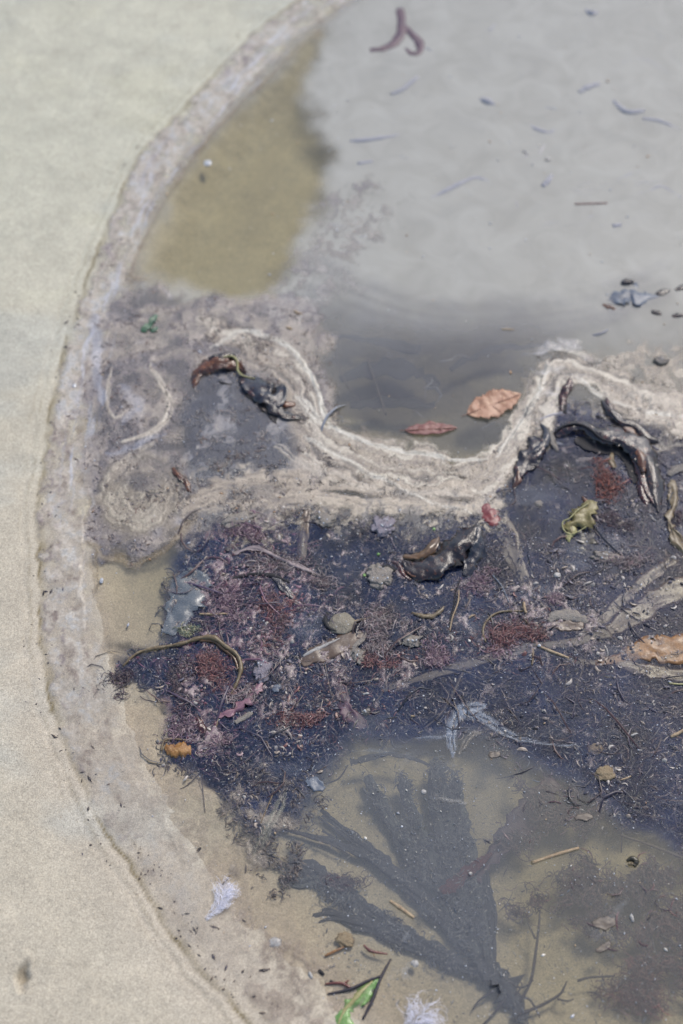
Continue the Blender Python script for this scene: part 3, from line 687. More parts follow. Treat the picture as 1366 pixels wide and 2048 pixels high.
litter('tangled_weed', 'long tangled dark branches of weed just under the surface', wm * WK, 1500, [[(40, 32, 42), (62, 44, 44), (34, 34, 44), (84, 58, 54), (54, 44, 62)], (pinkw, PINKP, .5)], (-7, -1.2), 22, (.3, .9))
litter('surface_weed', 'fine mauve and brown shreds of weed just at the surface', wm * WK * (.35 + .65 * ss(-.4, .6, n2)) , 9000, [DARKP + LIGHTP[:2], (pinkw, PINKP + LIGHTP[:2], .8), (redw, REDP, .5)], (-2, -.2), 4.5, (.15, .5))
litter('floating_shreds', 'pale threads and crumbs floating over the dark weed', wm * (.04 + ss(.35, 1.1, n3 + .7 * n2) * (.35 + pinkw + .6 * redw)), 5200, [LIGHTP, (pinkw, PINKP + LIGHTP, .7), (redw, REDP + LIGHTP, .5)], (-.2, .9), 3.2, (.12, .38))
w2 = weight(MASS2, 8, 9) * ss(-.7, .3, n2) + .9 * weight(MASS3, 8, 9) * ss(-.6, .4, n2)
litter('purple_turf', 'loose purple-brown turf of fine weed on the pool floor at the right', w2 * (.03 + ss(-.1, .6, n3 + .5 * n2)), 6500, [[(84, 52, 58), (98, 64, 66), (60, 50, 62), (104, 80, 80), (72, 66, 76), (46, 40, 52), (120, 96, 98)], (weight(MASS3, 5, 5), [(110, 66, 64), (92, 60, 64)], .5)], (-8, -1.2), 7, (.2, .6))
w3 = ss(-8, 8, F.poly([(460, 1540), (640, 1560), (620, 1700), (560, 1790), (480, 1700)], 2) + 8 * n3)
litter('brown_crumbs', 'brown crumbled weed and silt below the left end of the weed bank', w3 * ss(-.3, .5, n3), 2200, [[(92, 82, 80), (70, 60, 62), (128, 112, 96), (60, 60, 66)]], (-3, .3), 4, (.2, .6))
wbank = ss(-14, 2, F.poly(MASS) ) * ss(-60, -10, -F.poly([(600, 600), (1000, 600), (1000, 1000), (600, 1000)])) 
wt = zone([(400, 650), (560, 690), (640, 860), (1000, 940), (1090, 720), (1200, 720), (1400, 820), (1400, 900), (1180, 800), (1080, 860), (1000, 1020), (640, 1040), (440, 1080), (380, 1030), (400, 960), (600, 900), (520, 760)], 6, 6)
litter('scum_threads', 'tan and brown threads caught in the folds of floating scum', wt * ss(0, .8, n3), 700, [[(150, 134, 114), (112, 96, 82), (180, 166, 144), (84, 74, 70), (60, 54, 54)]], (.4, 2.2), 4.5, (.12, .4))
wz = zone([(210, 620), (640, 640), (640, 1000), (380, 1090), (180, 1090), (180, 800)], 6, 6)
litter('mauve_crumbs', 'mauve and dark crumbs in the scum at the left shore', wz * ss(-.1, .8, n3), 2600, [[(104, 92, 98), (70, 64, 70), (146, 132, 122), (168, 154, 140), (112, 84, 70)]], (.4, 1.2), 3.5, (.12, .45))

litter('weed_scraps', 'broad torn scraps of grey, tan and pink weed floating over the dark bank', wm * (.08 + ss(.0, .8, n2 + .4 * n3)), 1200, [[(138, 126, 120), (164, 148, 132), (96, 90, 100), (70, 66, 78), (186, 176, 164), (52, 46, 52)], (pinkw, [(140, 104, 114), (112, 66, 76), (166, 140, 140)], .6), (redw, [(130, 84, 78), (150, 120, 108)], .4)], (-.3, .8), 3.6, (.5, 1.5))
# specks: bubbles, shell grit, dust
def specks(name, label, wt, n, pal, r0, r1, z0=.3, z1=.9, m='speck', zbeach=False, el=1.5):
    k, x, y = scatter(wt, n); r = rng.gamma(2, (r1 - r0) / 3, n).clip(0, (r1 - r0) * 2) / 1000 + r0 / 1000
    t = np.array([[1, 0, 0], [0, 1, 0], [-1, 0, 0], [0, -1, 0], [0, 0, 1], [0, 0, -1]], float)
    fq = np.array([[0, 1, 4], [1, 2, 4], [2, 3, 4], [3, 0, 4], [1, 0, 5], [2, 1, 5], [3, 2, 5], [0, 3, 5]])
    a = rng.random(n) * 6.283; ex = 1 + rng.random(n) * el; ca, sa = np.cos(a), np.sin(a)
    vx = t[None, :, 0] * ex[:, None] * r[:, None]; vy = t[None, :, 1] * r[:, None]; vz = t[None, :, 2] * r[:, None] * .6
    zz = rng.uniform(z0, z1, n) / 1000
    if zbeach: zz = zz + base.ravel()[k] / 1000 if zbeach == 1 else np.array([BZ[np.searchsorted(BY, yy * 1000) - 1, np.searchsorted(BX, xx * 1000) - 1] for xx, yy in zip(x, y)]) / 1000 + zz
    co = np.stack([x[:, None] + vx * ca[:, None] - vy * sa[:, None], y[:, None] + vx * sa[:, None] + vy * ca[:, None], zz[:, None] + vz], -1).reshape(-1, 3)
    q = (fq[None] + (np.arange(n) * 6)[:, None, None]).reshape(-1, 3)
    o = put(name, raw_mesh(name, co, q, {'col': np.repeat(pick(pal, n), 6, 0)}), M[m]); o['kind'] = 'stuff'; o['label'] = label
inpool = (ew > 30).astype(float)
WHITE = [(236, 236, 238), (214, 214, 218), (240, 230, 214), (196, 196, 200)]
specks('white_flecks', 'tiny white flecks and bubbles dotted over the pool surface', (.12 + .9 * ss(-8, 8, F.poly(MASS)) + .5 * ss(-8, 8, F.poly([(600, 1480), (1400, 1500), (1400, 2060), (640, 2060)]))) * inpool * (Y < 60), 3000, WHITE, .16, .40)
specks('pale_grit', 'pale grains of shell grit scattered on the scum and water', (.25 + wt + .5 * wz) * inpool, 420, WHITE + [(210, 180, 140), (190, 150, 110)], .35, .85)
specks('foam_bubbles', 'foam bubbles and crumbs caught in the tan scum', (wt * ss(-.1, .8, n3) + .4 * wz * ss(.3, 1, n3)), 1500, [(196, 184, 166), (166, 150, 132), (214, 206, 194), (128, 112, 100)], .2, .6, .4, 1.2, 'scumcrumb', False, .5)
specks('fine_dust', 'grey dust floating on the dark middle of the pool', wm * ss(-.6, .6, n1), 9000, [(96, 104, 128), (80, 88, 112), (120, 122, 134)], .06, .18, .05, .35)
specks('dark_debris', 'small dark crumbs of debris along the tide line', (np.exp(-((ew - 14) / 12) ** 2) * .9 + .06 * (ew < 0) + .05) * (ew < 60) * (ew > -260) * (.3 + ss(-.2, .8, n2)), 900, [(86, 76, 74), (60, 52, 54), (110, 92, 80), (74, 66, 78)], .2, .75, .2, .5, 'speck', 1, 2.5)
specks('sand_grit', 'coarse pale and dark grains lying on the beach sand', (ew < 30).astype(float) * (Y < 100), 5000, [(226, 216, 200), (150, 134, 112), (120, 108, 92), (210, 190, 160)], .12, .24, .0, .1, 'speck', 2)

wfan = np.zeros(shp, np.float32)
for FBP in ([(985, 1960, 10), (900, 1850, 26), (790, 1745, 24), (640, 1620, 8)], [(960, 1930, 16), (850, 1740, 30), (765, 1610, 20), (735, 1550, 14)], [(950, 1900, 12), (850, 1690, 24), (806, 1560, 18)], [(975, 1930, 12), (905, 1740, 34), (872, 1530, 24)],
            [(985, 1940, 10), (940, 1720, 26), (908, 1555, 20)], [(970, 1950, 16), (820, 1880, 38), (680, 1780, 36), (575, 1730, 12)], [(1050, 2040, 10), (1000, 1960, 24), (940, 1880, 16)]):
    d_, u_, w_ = F.band(FBP, 3); wfan = np.maximum(wfan, ss(.85, .4, np.abs(d_ + 2 * n2) / w_))
litter('silty_weed', 'fine slate-coloured weed and silt tangled over the fan kelp', wfan * ss(-.2, .6, n3), 3600, [[(98, 104, 112), (66, 70, 80), (120, 124, 124), (72, 70, 80), (108, 114, 122)]], (-8, -2.5), 6, (.18, .55))
litter('silt_crumbs', 'pale silt crumbs lying over the fan kelp and the pool floor', wfan * .8 + .25 * ss(-8, 8, F.poly([(600, 1480), (1400, 1620), (1400, 2060), (640, 2060)])), 2600, [[(112, 118, 124), (134, 134, 130), (92, 98, 108), (150, 146, 136)]], (-3, .4), 2.6, (.12, .4))
wup = (ew > 80) * ss(0, 60, Y) * (1 - h1f)
litter('faint_scraps', 'faint blurred scraps of weed sunk in the upper pool', wup * ss(.2, .9, n2), 260, [[(166, 166, 168), (170, 165, 166), (156, 158, 164)]], (-6, -2.5), 16, (.5, 1.6))
# ------------------------------------------------------------------ single things
KG = 'dark kelp fronds breaking the surface'
# curled kelp by the left ring of scum
frond('kelp_frond', 'curled amber and black kelp frond arching out of the scum at the left', 'kelp', (470, 750), [
    ('blade', 'b', [(386, 775, .5, 3), (395, 745, 3, 10), (420, 728, 6, 15), (450, 722, 7, 14), (478, 733, 4, 9), (490, 748, 1, 3)], 'kelp_amber', dict(curl=-.5, ruffle=.35, roll=(20, -30), seed=1)),
    ('blade_tip', 'b', [(418, 722, 6, 5), (440, 714, 8, 9), (462, 712, 7, 8), (482, 722, 5, 3)], 'kelp_dark', dict(curl=-.4, ruffle=.6, roll=(-20, 10), seed=2)),
    ('hollow', 'b', [(432, 752, -1, 6), (455, 756, -1, 16), (480, 750, -1, 8)], 'black', dict(curl=.3, seed=3)),  # black strap standing in for the shade under the curl
    ('rim', 't', [(440, 716, 7.5, .5), (462, 712, 8, .8), (474, 722, 7, .9), (476, 742, 4, .9), (488, 752, 2.5, .7), (510, 757, 2, .4)], 'olivepale', dict(seed=4))], KG)
frond('kelp_frond', 'glossy dark kelp frond with pointed tips lying against the folded tan scum', 'kelp', (540, 790), [
    ('blade', 'b', [(480, 752, 1, 5), (505, 768, 3.5, 16), (530, 785, 5, 24), (548, 790, 4, 26), (566, 768, 3, 5)], 'kelp_slate', dict(curl=-.35, ruffle=.3, roll=(0, 10), seed=5)),
    ('blade_edge', 'b', [(484, 760, 3, 4), (505, 785, 3, 7), (530, 802, 3.5, 6), (545, 808, 3, 2)], 'kelp_red', dict(curl=-.3, ruffle=.4, seed=6)),
    ('pointed_tip', 'b', [(534, 800, 3, 5), (548, 815, 4, 12), (572, 829, 3, 9), (618, 837, 1, 1.5)], 'kelp_dark', dict(curl=-.3, ruffle=.2, seed=7)),
    ('amber_lobe', 'b', [(558, 800, 2, 4), (572, 808, 3, 7), (590, 806, 1, 4)], 'kelp_amber', dict(curl=-.5, seed=8)),
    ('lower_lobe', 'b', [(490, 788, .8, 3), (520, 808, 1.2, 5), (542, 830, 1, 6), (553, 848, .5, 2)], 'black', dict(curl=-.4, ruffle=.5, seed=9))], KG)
# arching kelp at the right
frond('kelp_frond', 'large arching dark red kelp frond with drooping fingers at the right', 'kelp', (1200, 880), [
    ('arch', 'b', [(1110, 872, 1, 5), (1135, 856, 5, 10), (1165, 850, 7, 9), (1190, 862, 8, 12), (1225, 868, 9, 17), (1262, 880, 9, 20), (1290, 905, 7, 22), (1305, 935, 5, 16)], 'kelp_mauve', dict(curl=-.5, ruffle=.3, roll=(-10, 15), seed=11)),
    ('arch_edge', 't', [(1108, 866, 2, .5), (1128, 852, 6, .9), (1155, 848, 8, 1.1), (1180, 858, 9, 1.0), (1205, 878, 9, .9), (1240, 888, 8, .6)], 'black', dict(seed=12)),
    ('hollow', 'b', [(1150, 878, .2, 5), (1175, 890, .3, 14), (1205, 898, .3, 10), (1240, 905, .4, 7), (1262, 935, .3, 9), (1270, 968, .2, 3)], 'black', dict(curl=.2, seed=13)),  # shade beneath the arch, made as a black strap
    ('finger', 'b', [(1278, 888, 6, 12), (1302, 925, 6, 13), (1314, 965, 4, 13), (1316, 1000, 2, 9), (1318, 1025, .5, 2)], 'kelp_dark', dict(curl=-.5, ruffle=.3, roll=(10, 20), seed=14)),
    ('finger', 'b', [(1268, 905, 5, 8), (1285, 945, 4, 9), (1297, 985, 3, 6), (1310, 1010, 1, 2)], 'kelp_red', dict(curl=-.5, ruffle=.4, seed=15)),
    ('short_finger', 'b', [(1280, 950, 2, 6), (1288, 975, 2, 11), (1292, 1000, 1, 7), (1294, 1012, .3, 2)], 'kelp_red', dict(curl=-.4, ruffle=.5, seed=16)),
    ('fold', 'b', [(1272, 895, 8, 4), (1284, 915, 9, 7), (1287, 945, 6, 4)], 'kelp_amber', dict(curl=-.6, seed=17))], KG)
frond('kelp_frond', 'narrow brown kelp frond running down into the tan scum right of the arch', 'kelp', (1260, 830), [
    ('blade', 'b', [(1205, 800, 2, 3), (1222, 820, 4, 8), (1245, 842, 5, 8), (1270, 850, 5, 7), (1296, 872, 4, 8), (1318, 882, 1.5, 3)], 'kelp_dark', dict(curl=-.6, ruffle=.3, seed=18)),
    ('side_lobe', 'b', [(1245, 845, 3, 4), (1262, 865, 4, 8), (1285, 885, 3, 4)], 'kelp_amber', dict(curl=-.5, ruffle=.4, seed=19)),
    ('tip', 'b', [(1214, 795, 2, 2), (1218, 808, 4, 5), (1228, 822, 3, 4)], 'kelp_red', dict(curl=-.5, seed=20))], KG)
frond('kelp_frond', 'grey-mauve kelp frond drooping at the left side of the dark bay', 'kelp', (1055, 905), [
    ('blade', 'b', [(1062, 872, 3, 7), (1072, 890, 4, 16), (1060, 912, 4, 20), (1045, 935, 3, 12), (1034, 958, 1.5, 7), (1028, 978, .5, 2)], 'kelp_mauve', dict(curl=-.4, ruffle=.5, seed=21)),
    ('strap', 'b', [(1048, 912, 3, 3), (1072, 900, 5, 7), (1090, 882, 5, 9), (1094, 862, 3, 6), (1082, 848, 1, 3)], 'kelp_slate', dict(curl=-.6, ruffle=.2, seed=22)),
    ('tip', 'b', [(1036, 940, 3, 3), (1036, 960, 2.5, 5), (1026, 975, .8, 2)], 'kelp_amber', dict(curl=-.6, seed=23))], KG)
frond('kelp_frond', 'small upright red-black kelp tip poking through the cream scum', 'kelp', (1130, 780), [
    ('blade', 'b', [(1142, 756, 5, 3), (1137, 772, 5, 8), (1128, 792, 3, 7), (1126, 822, 1, 4)], 'kelp_red', dict(curl=-.5, ruffle=.4, seed=24)),
    ('shoot', 'b', [(1120, 788, 1.5, 3), (1126, 806, 1.5, 6), (1130, 826, 1, 3)], 'black', dict(curl=-.5, seed=25))], KG)
frond('kelp_frond', 'wet black-brown kelp frond folded into a V in the middle of the pool', 'kelp', (890, 1105), [
    ('blade', 'b', [(806, 1120, .8, 4), (826, 1134, 2, 18), (862, 1128, 4, 27), (895, 1105, 6, 22), (925, 1080, 8, 18), (950, 1058, 8, 11), (958, 1048, 7, 3)], 'kelp_dark', dict(curl=-.45, ruffle=.35, roll=(0, 12), seed=26, thick=1)),
    ('blade', 'b', [(956, 1052, 8, 4), (961, 1075, 8, 8), (956, 1105, 5, 14), (945, 1130, 3, 14), (930, 1152, 1, 5)], 'kelp_slate', dict(curl=-.5, ruffle=.6, roll=(10, 30), seed=27)),
    ('rolled_edge', 'b', [(806, 1112, 2, 3), (830, 1112, 3.5, 6), (852, 1104, 5, 7), (868, 1088, 5, 8), (878, 1074, 3, 2)], 'stipe_gold', dict(curl=-.7, ruffle=.4, seed=28)),
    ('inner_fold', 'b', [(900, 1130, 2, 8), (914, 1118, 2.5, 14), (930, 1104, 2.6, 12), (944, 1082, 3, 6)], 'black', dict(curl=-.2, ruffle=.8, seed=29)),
    ('hem', 't', [(812, 1142, 1, .7), (828, 1153, 1.5, .8), (855, 1150, 1.5, .8), (880, 1142, 1.5, 1.0), (900, 1136, 1.5, .6)], 'kelp_amber', dict(seed=30))], KG)
frond('red_strap_weed', 'small red and black strap of weed at the left tip of the V-shaped kelp', 'seaweed', (790, 1135), [
    ('strap', 'b', [(784, 1122, .8, 3), (798, 1130, 1.2, 5), (806, 1148, 1.2, 5), (822, 1160, .8, 3)], 'kelp_red', dict(curl=-.5, seed=31)),
    ('tip', 'b', [(764, 1132, 1, 4), (778, 1135, 1.4, 6), (792, 1140, 1, 3)], 'black', dict(curl=-.4, seed=32))])
frond('olive_weed', 'olive-green torn piece of weed standing out of the water above its brown lower half', 'seaweed', (1158, 1050), [
    ('blade', 'b', [(1180, 1000, 3, 6), (1176, 1018, 5, 17), (1160, 1035, 5.5, 22), (1140, 1050, 4, 15), (1128, 1056, 2.5, 5)], 'olive', dict(curl=-.3, ruffle=.35, edge=.35, roll=(-5, 10), seed=33)),
    ('lobe', 'b', [(1146, 1052, 3.5, 7), (1140, 1072, 2, 7), (1138, 1084, .8, 2)], 'olivepale', dict(curl=-.5, edge=.3, seed=34)),
    ('rim', 't', [(1178, 1006, 5.4, .5), (1156, 1020, 6.2, .5), (1140, 1036, 5.6, .6), (1126, 1044, 4, .7), (1128, 1060, 2.6, .7), (1146, 1068, 2.6, .5), (1184, 1046, 4.4, .4)], 'olivepale', dict(seed=35)),
    ('submerged_half', 'b', [(1178, 1045, -.6, 8), (1172, 1070, -.8, 22), (1164, 1092, -1.2, 24), (1160, 1108, -2, 10)], 'olivedark', dict(edge=.3, ruffle=.2, seed=36)),
    ('stalk', 'b', [(1166, 992, 1, 3), (1174, 1004, 2.5, 6), (1184, 1026, 3, 5)], 'kelp_amber', dict(curl=-.5, seed=37))])
def curl(label, pts, mt, seed, name='weed_curl', cat='seaweed', group=None, b=True, **kw):
    f = blade_mesh if b else tube_mesh
    bb = P(pts[0][0], pts[0][1], 0); o = put(name, f(name, pts, org=tuple(bb), seed=seed, **kw), M[mt]); o.location = bb
    return tag(o, label, cat, group)
# leaves
def leaf(label, c, ax, ln, hw, mt, seed, z=1.2):
    dx, dy = math.cos(ax), -math.sin(ax); prof = [(-.5, .02), (-.38, .55), (-.18, .92), (.05, 1.), (.25, .78), (.4, .42), (.5, .03)]
    at_ = lambda s_, h=0: (c[0] + dx * ln * s_, c[1] + dy * ln * s_ * .84, z + h)
    frond('fallen_leaf', label, 'leaf', c, [('blade', 'b', [(*at_(s_, .8 * math.cos(s_ * 3)), hw * p) for s_, p in prof], mt, dict(curl=.12, ruffle=.12, edge=.06, seed=seed, thick=.5)),
        ('midrib', 't', [(*at_(s_, .7 + .8 * math.cos(s_ * 3)), .35) for s_ in (-.6, -.4, 0, .3, .48)], 'leaf_vein', dict(seed=seed))] +
        [('vein', 't', [(*at_(s_, .5 + .8 * math.cos(s_ * 3)), .22), (at_(s_ + .1)[0] + sd * dy * hw * .75, at_(s_ + .1)[1] - sd * dx * hw * .65, z + 1.0, .14)], 'leaf_vein', dict(seed=seed)) for s_ in (-.25, -.05, .15) for sd in (-1, 1)],
        'autumn leaves floating in the bay of scum')
leaf('pale orange-tan fallen leaf floating in the upper bay of scum', (988, 808), .42, 118, 31, 'leaf_tan', 3)
leaf('narrow dull red fallen leaf lying at the edge of the tan scum', (862, 858), .06, 106, 15, 'leaf_red', 4)
curl('smooth red jelly-like blob beside the tip of the V-shaped kelp', [(970, 1008, .6, 9), (976, 1018, .9, 16), (982, 1032, 1, 18), (986, 1044, .8, 14), (984, 1052, .5, 6)], 'jelly', 301, 'jelly_blob', 'jelly', edge=.03, thick=2, curl=-.25)
frond('orange_sponge', 'small orange-brown spongy lump at the lower left edge of the weed', 'sponge', (358, 1497), [
    ('body', 'b', [(330, 1492, .3, 6), (345, 1497, 1.2, 15), (365, 1500, 1.6, 17), (382, 1500, .8, 8)], 'orange', dict(curl=-.4, ruffle=.4, edge=.2, thick=3, seed=41)),
    ('dark_rim', 't', [(322, 1502, .5, .8), (328, 1482, 1.2, 1.), (345, 1478, 1.5, .8), (372, 1480, 1.2, .6)], 'straw_dark', dict(seed=42))])
# yellow stipe looping over the left weed
frond('kelp_stipe', 'yellow-brown kelp stipe looping over the left weed like a bent hoop', 'kelp', (420, 1290), [
    ('stalk', 't', [(246, 1332, .3, .9), (275, 1306, 1, 1.2), (315, 1296, 1.4, 1.5), (360, 1288, 1.8, 1.6), (400, 1276, 2.6, 1.8), (428, 1276, 3.2, 2.3), (450, 1292, 3.4, 1.9), (474, 1310, 3.2, 1.8), (482, 1335, 2.6, 1.8), (474, 1365, 1.8, 1.5), (462, 1388, .6, 1.0)], 'stipe', dict(seed=43, rough=.25)),
    ('gold_underside', 't', [(400, 1281, 1.2, 1.4), (428, 1283, 1.4, 1.6), (446, 1298, 1.4, 1.5), (468, 1316, 1.3, 1.3), (476, 1340, 1, 1.1)], 'stipe_gold', dict(seed=44)),
    ('lower_stalk', 't', [(440, 1425, -.4, .9), (432, 1450, -.6, 1.4), (418, 1472, -1, 1.5), (400, 1490, -2, .8)], 'stipe', dict(seed=45))])
frond('membrane', 'translucent grey sheet of weed membrane with a straight cut edge at the left', 'seaweed', (380, 1200), [
    ('sheet', 'b', [(400, 1142, 1, 22), (385, 1165, 1.2, 36), (368, 1200, 1.2, 34), (352, 1235, .9, 24), (335, 1268, .5, 12)], 'glass', dict(edge=.18, ruffle=.12, seed=46)),
    ('teal_edge', 't', [(345, 1215, .8, .4), (330, 1245, .9, .5), (322, 1272, .6, .4)], 'rock_blue', dict(seed=47))])
# ribbons
curl('brown ribbon of weed standing straight down from the scum edge', [(615, 1018, .6, 8), (610, 1050, .2, 10), (606, 1085, -1, 10), (602, 1122, -2.5, 8)], 'kelp_ribbon', 51, 'weed_ribbon')
frond('weed_ribbon', 'flat brown strap of weed lying aslant below the barnacled pebble', 'seaweed', (650, 1300), [
    ('strap', 'b', [(602, 1328, .3, 8), (630, 1310, .5, 20), (665, 1296, .5, 20), (700, 1280, .5, 18), (722, 1262, .2, 9)], 'kelp_ribbon', dict(edge=.1, seed=52, thick=1)),
    ('torn_edge', 'b', [(606, 1312, .9, 2), (628, 1300, 1.4, 4), (650, 1290, 1.2, 3), (680, 1276, .9, 1)], 'shell', dict(curl=-.5, seed=53)),
    ('root', 't', [(598, 1320, .2, .6), (604, 1350, -.4, .5), (618, 1375, -1, .4)], 'kelp_pale', dict(seed=54)),
    ('root', 't', [(650, 1328, -.5, .8), (656, 1360, -1, .7), (664, 1395, -1.5, .5)], 'kelp_ribbon', dict(seed=55))])
curl('long dull red ribbon slanting down through the lower middle of the weed', [(668, 1345, -.6, 6), (682, 1385, -.6, 13), (702, 1425, -.5, 15), (722, 1460, -.5, 11)], 'alga_purple', 56, 'weed_ribbon', edge=.35, ruffle=.3)
SUBG = 'large kelp plants lying under the water'
frond('sunken_kelp', 'pale stalk and branching straps of sunken kelp crossing the right half', 'kelp', (1050, 1310), [
    ('stalk', 'b', [(760, 1382, -3, 5), (860, 1350, -2, 8), (960, 1322, -1.4, 9), (1060, 1294, -1, 10), (1150, 1284, -1, 11), (1220, 1262, -1, 13)], 'kelp_pale', dict(edge=.15, seed=57)),
    ('strap', 'b', [(1215, 1264, -1, 12), (1270, 1230, -1, 20), (1320, 1195, -1, 24), (1385, 1165, -1, 26)], 'kelp_ribbon', dict(edge=.15, seed=58)),
    ('strap', 'b', [(1160, 1275, -1.5, 8), (1230, 1215, -1.5, 10), (1300, 1150, -1.5, 14), (1350, 1115, -1.5, 12)], 'kelp_ribbon', dict(edge=.25, seed=59)),
    ('rootlet', 't', [(930, 1335, -2, 1.6), (905, 1390, -3, 1.5), (880, 1430, -4, 1.2), (845, 1460, -5, .8)], 'kelp_pale', dict(seed=60)),
    ('rootlet', 't', [(1175, 1290, -1, 1.), (1165, 1340, -2, .9), (1150, 1380, -3, .6)], 'kelp_pale', dict(seed=61)),
    ('rootlet', 't', [(1130, 1290, -1, .9), (1135, 1330, -2, .8), (1128, 1400, -3, .5)], 'kelp_pale', dict(seed=62)),
    ('rootlet', 't', [(770, 1376, -3, 1.1), (755, 1400, -3.4, 1), (730, 1420, -4, .6)], 'kelp_pale', dict(seed=63))], SUBG)
frond('orange_kelp', 'orange kelp strap reaching in from the right edge of the pool', 'kelp', (1300, 1310), [
    ('strap', 'b', [(1190, 1326, -1, 6), (1240, 1316, -.7, 12), (1290, 1300, -.3, 24), (1330, 1300, .2, 34), (1400, 1290, .4, 42)], 'kelp_orange', dict(edge=.15, seed=64)),
    ('side_strap', 'b', [(1225, 1322, -1, 8), (1270, 1334, -1, 14), (1320, 1346, -1.2, 15), (1390, 1352, -1.4, 16)], 'kelp_ribbon', dict(edge=.15, seed=65)),
    ('stalk', 'b', [(1080, 1300, -1.4, 3), (1140, 1320, -1.2, 5), (1195, 1326, -1, 7)], 'kelp_pale', dict(edge=.1, seed=66))], SUBG)
frond('sunken_kelp', 'blurred beige sunken straps running down from the red jelly blob', 'kelp', (1040, 1100), [
    ('strap', 'b', [(985, 1045, -2.6, 6), (1012, 1080, -2.6, 12), (1035, 1120, -2.8, 12), (1050, 1165, -3.2, 7)], 'kelp_pale', dict(edge=.2, seed=67)),
    ('strap', 'b', [(1010, 1035, -2.5, 5), (1032, 1075, -2.6, 6), (1045, 1130, -3, 6), (1068, 1190, -3.6, 3)], 'kelp_ribbon', dict(edge=.2, seed=68)),
    ('strap', 'b', [(1000, 1090, -3, 14), (1020, 1110, -3, 18), (1048, 1160, -3.4, 12), (1080, 1200, -4, 4)], 'kelp_pale', dict(edge=.3, seed=69))], SUBG)
# the fan of silted kelp in the foreground
FB = [('blade', [(985, 1960, -5, 10), (930, 1890, -7, 26), (860, 1810, -8, 34), (790, 1745, -9, 34), (740, 1700, -9, 26), (690, 1660, -9, 16), (640, 1620, -9, 9)], 'kelp_siltdark'),
      ('blade', [(960, 1930, -6, 20), (905, 1830, -9, 46), (850, 1740, -11, 50), (800, 1670, -12, 38), (765, 1610, -12, 27), (735, 1550, -12, 16)], 'kelp_silt'),
      ('blade', [(950, 1900, -8, 14), (895, 1790, -10, 32), (850, 1690, -11, 34), (820, 1610, -12, 24), (806, 1560, -12, 21)], 'kelp_silt'),
      ('blade', [(975, 1930, -7, 14), (945, 1840, -9, 34), (905, 1740, -11, 52), (890, 1650, -12, 50), (880, 1580, -12, 40), (872, 1530, -12, 24)], 'kelp_silt'),
      ('blade', [(985, 1940, -6, 10), (965, 1830, -8, 24), (940, 1720, -10, 34), (920, 1630, -11, 32), (908, 1555, -12, 22)], 'kelp_silt'),
      ('blade', [(988, 1950, -6, 8), (985, 1870, -7, 15), (975, 1800, -8, 19), (962, 1750, -9, 15)], 'kelp_siltdark'),
      ('blade', [(985, 1900, -6, 6), (990, 1830, -7, 13), (978, 1780, -8, 14), (972, 1740, -8, 9)], 'kelp_siltdark'),
      ('blade', [(970, 1950, -5, 16), (900, 1920, -5, 38), (820, 1880, -5, 46), (740, 1830, -5, 40), (680, 1780, -6, 40), (620, 1735, -6, 30), (575, 1730, -6, 12)], 'kelp_siltdark'),
      ('blade', [(840, 1900, -4, 20), (760, 1860, -4, 34), (700, 1840, -4, 34), (655, 1825, -5, 20), (620, 1830, -5, 7)], 'kelp_siltdark'),
      ('blade', [(700, 1800, -4.5, 16), (640, 1760, -5, 26), (600, 1765, -5, 22), (560, 1750, -5, 9)], 'kelp_silt')]
FAN = []
for a_, b_, c_ in FB:
    FAN.append((a_, [(q[0], q[1], q[2], q[3] * .44) for q in b_], c_))
    FAN.append(('midrib', [(q[0] + 1.5, q[1], q[2] + .9, 1.2 + q[3] * .05) for q in b_], 'kelp_siltdark'))
    for sg, f_ in ((-1, .75), (1, .8), (1, .35)):
        jx, jy = random.uniform(.35, .55) * sg, random.uniform(-.3, .3)
        FAN.append(('branchlet', [(q[0] + jx * q[3] * min(1, k * .35), q[1] + jy * q[3] + 12 * k * (1 - f_), q[2] + random.uniform(.3, 1.2), 1.5 + q[3] * .10) for k, q in enumerate(b_[1:])], 'kelp_siltdark' if sg < 0 else c_))
frond('fan_kelp', 'large fan-shaped kelp plant of silty grey blades spread on the pool floor', 'kelp', (990, 1950),
      [(nm, 'b', p, mt, dict(edge=.16, ruffle=.2, seed=70 + i, thick=.9, sub=9)) for i, (nm, p, mt) in enumerate(FAN)] +
      [('holdfast', 'b', [(960, 1910, -4, 20), (1000, 1960, -3, 26), (1030, 2000, -3, 22), (1050, 2040, -3, 12)], 'kelp_siltdark', dict(edge=.5, ruffle=.5, seed=81, thick=3))] +
      [('rootlet', 't', p, 'twig', dict(seed=82 + i)) for i, p in enumerate([[(1000, 1975, -3, 1.2), (960, 2000, -3, .9), (945, 2020, -3, .5)], [(1020, 1985, -3, 1.1), (985, 2030, -3, .9), (960, 2055, -3, .6)], [(1030, 1990, -3, 1.2), (1060, 2000, -3, .9), (1080, 2035, -3, .5)], [(1000, 1950, -3, 1.), (1040, 1975, -2, .8), (1068, 1960, -2, .4)]])], SUBG)
curl('long dark sunken strap rising right from the fan kelp to the weed bank', [(955, 1765, -8, 7), (990, 1710, -8, 14), (1030, 1655, -8, 24), (1070, 1600, -7, 24), (1110, 1560, -7, 20)], 'alga_purple', 91, 'sunken_strap', 'kelp', edge=.35, ruffle=.2)
curl('thin dark sunken strap at the left of the fan kelp', [(530, 1650, -4, 2), (620, 1672, -5, 5), (700, 1696, -6, 7), (780, 1740, -6, 9), (860, 1800, -6, 7)], 'kelp_siltdark', 92, 'sunken_strap', 'kelp', edge=.3)
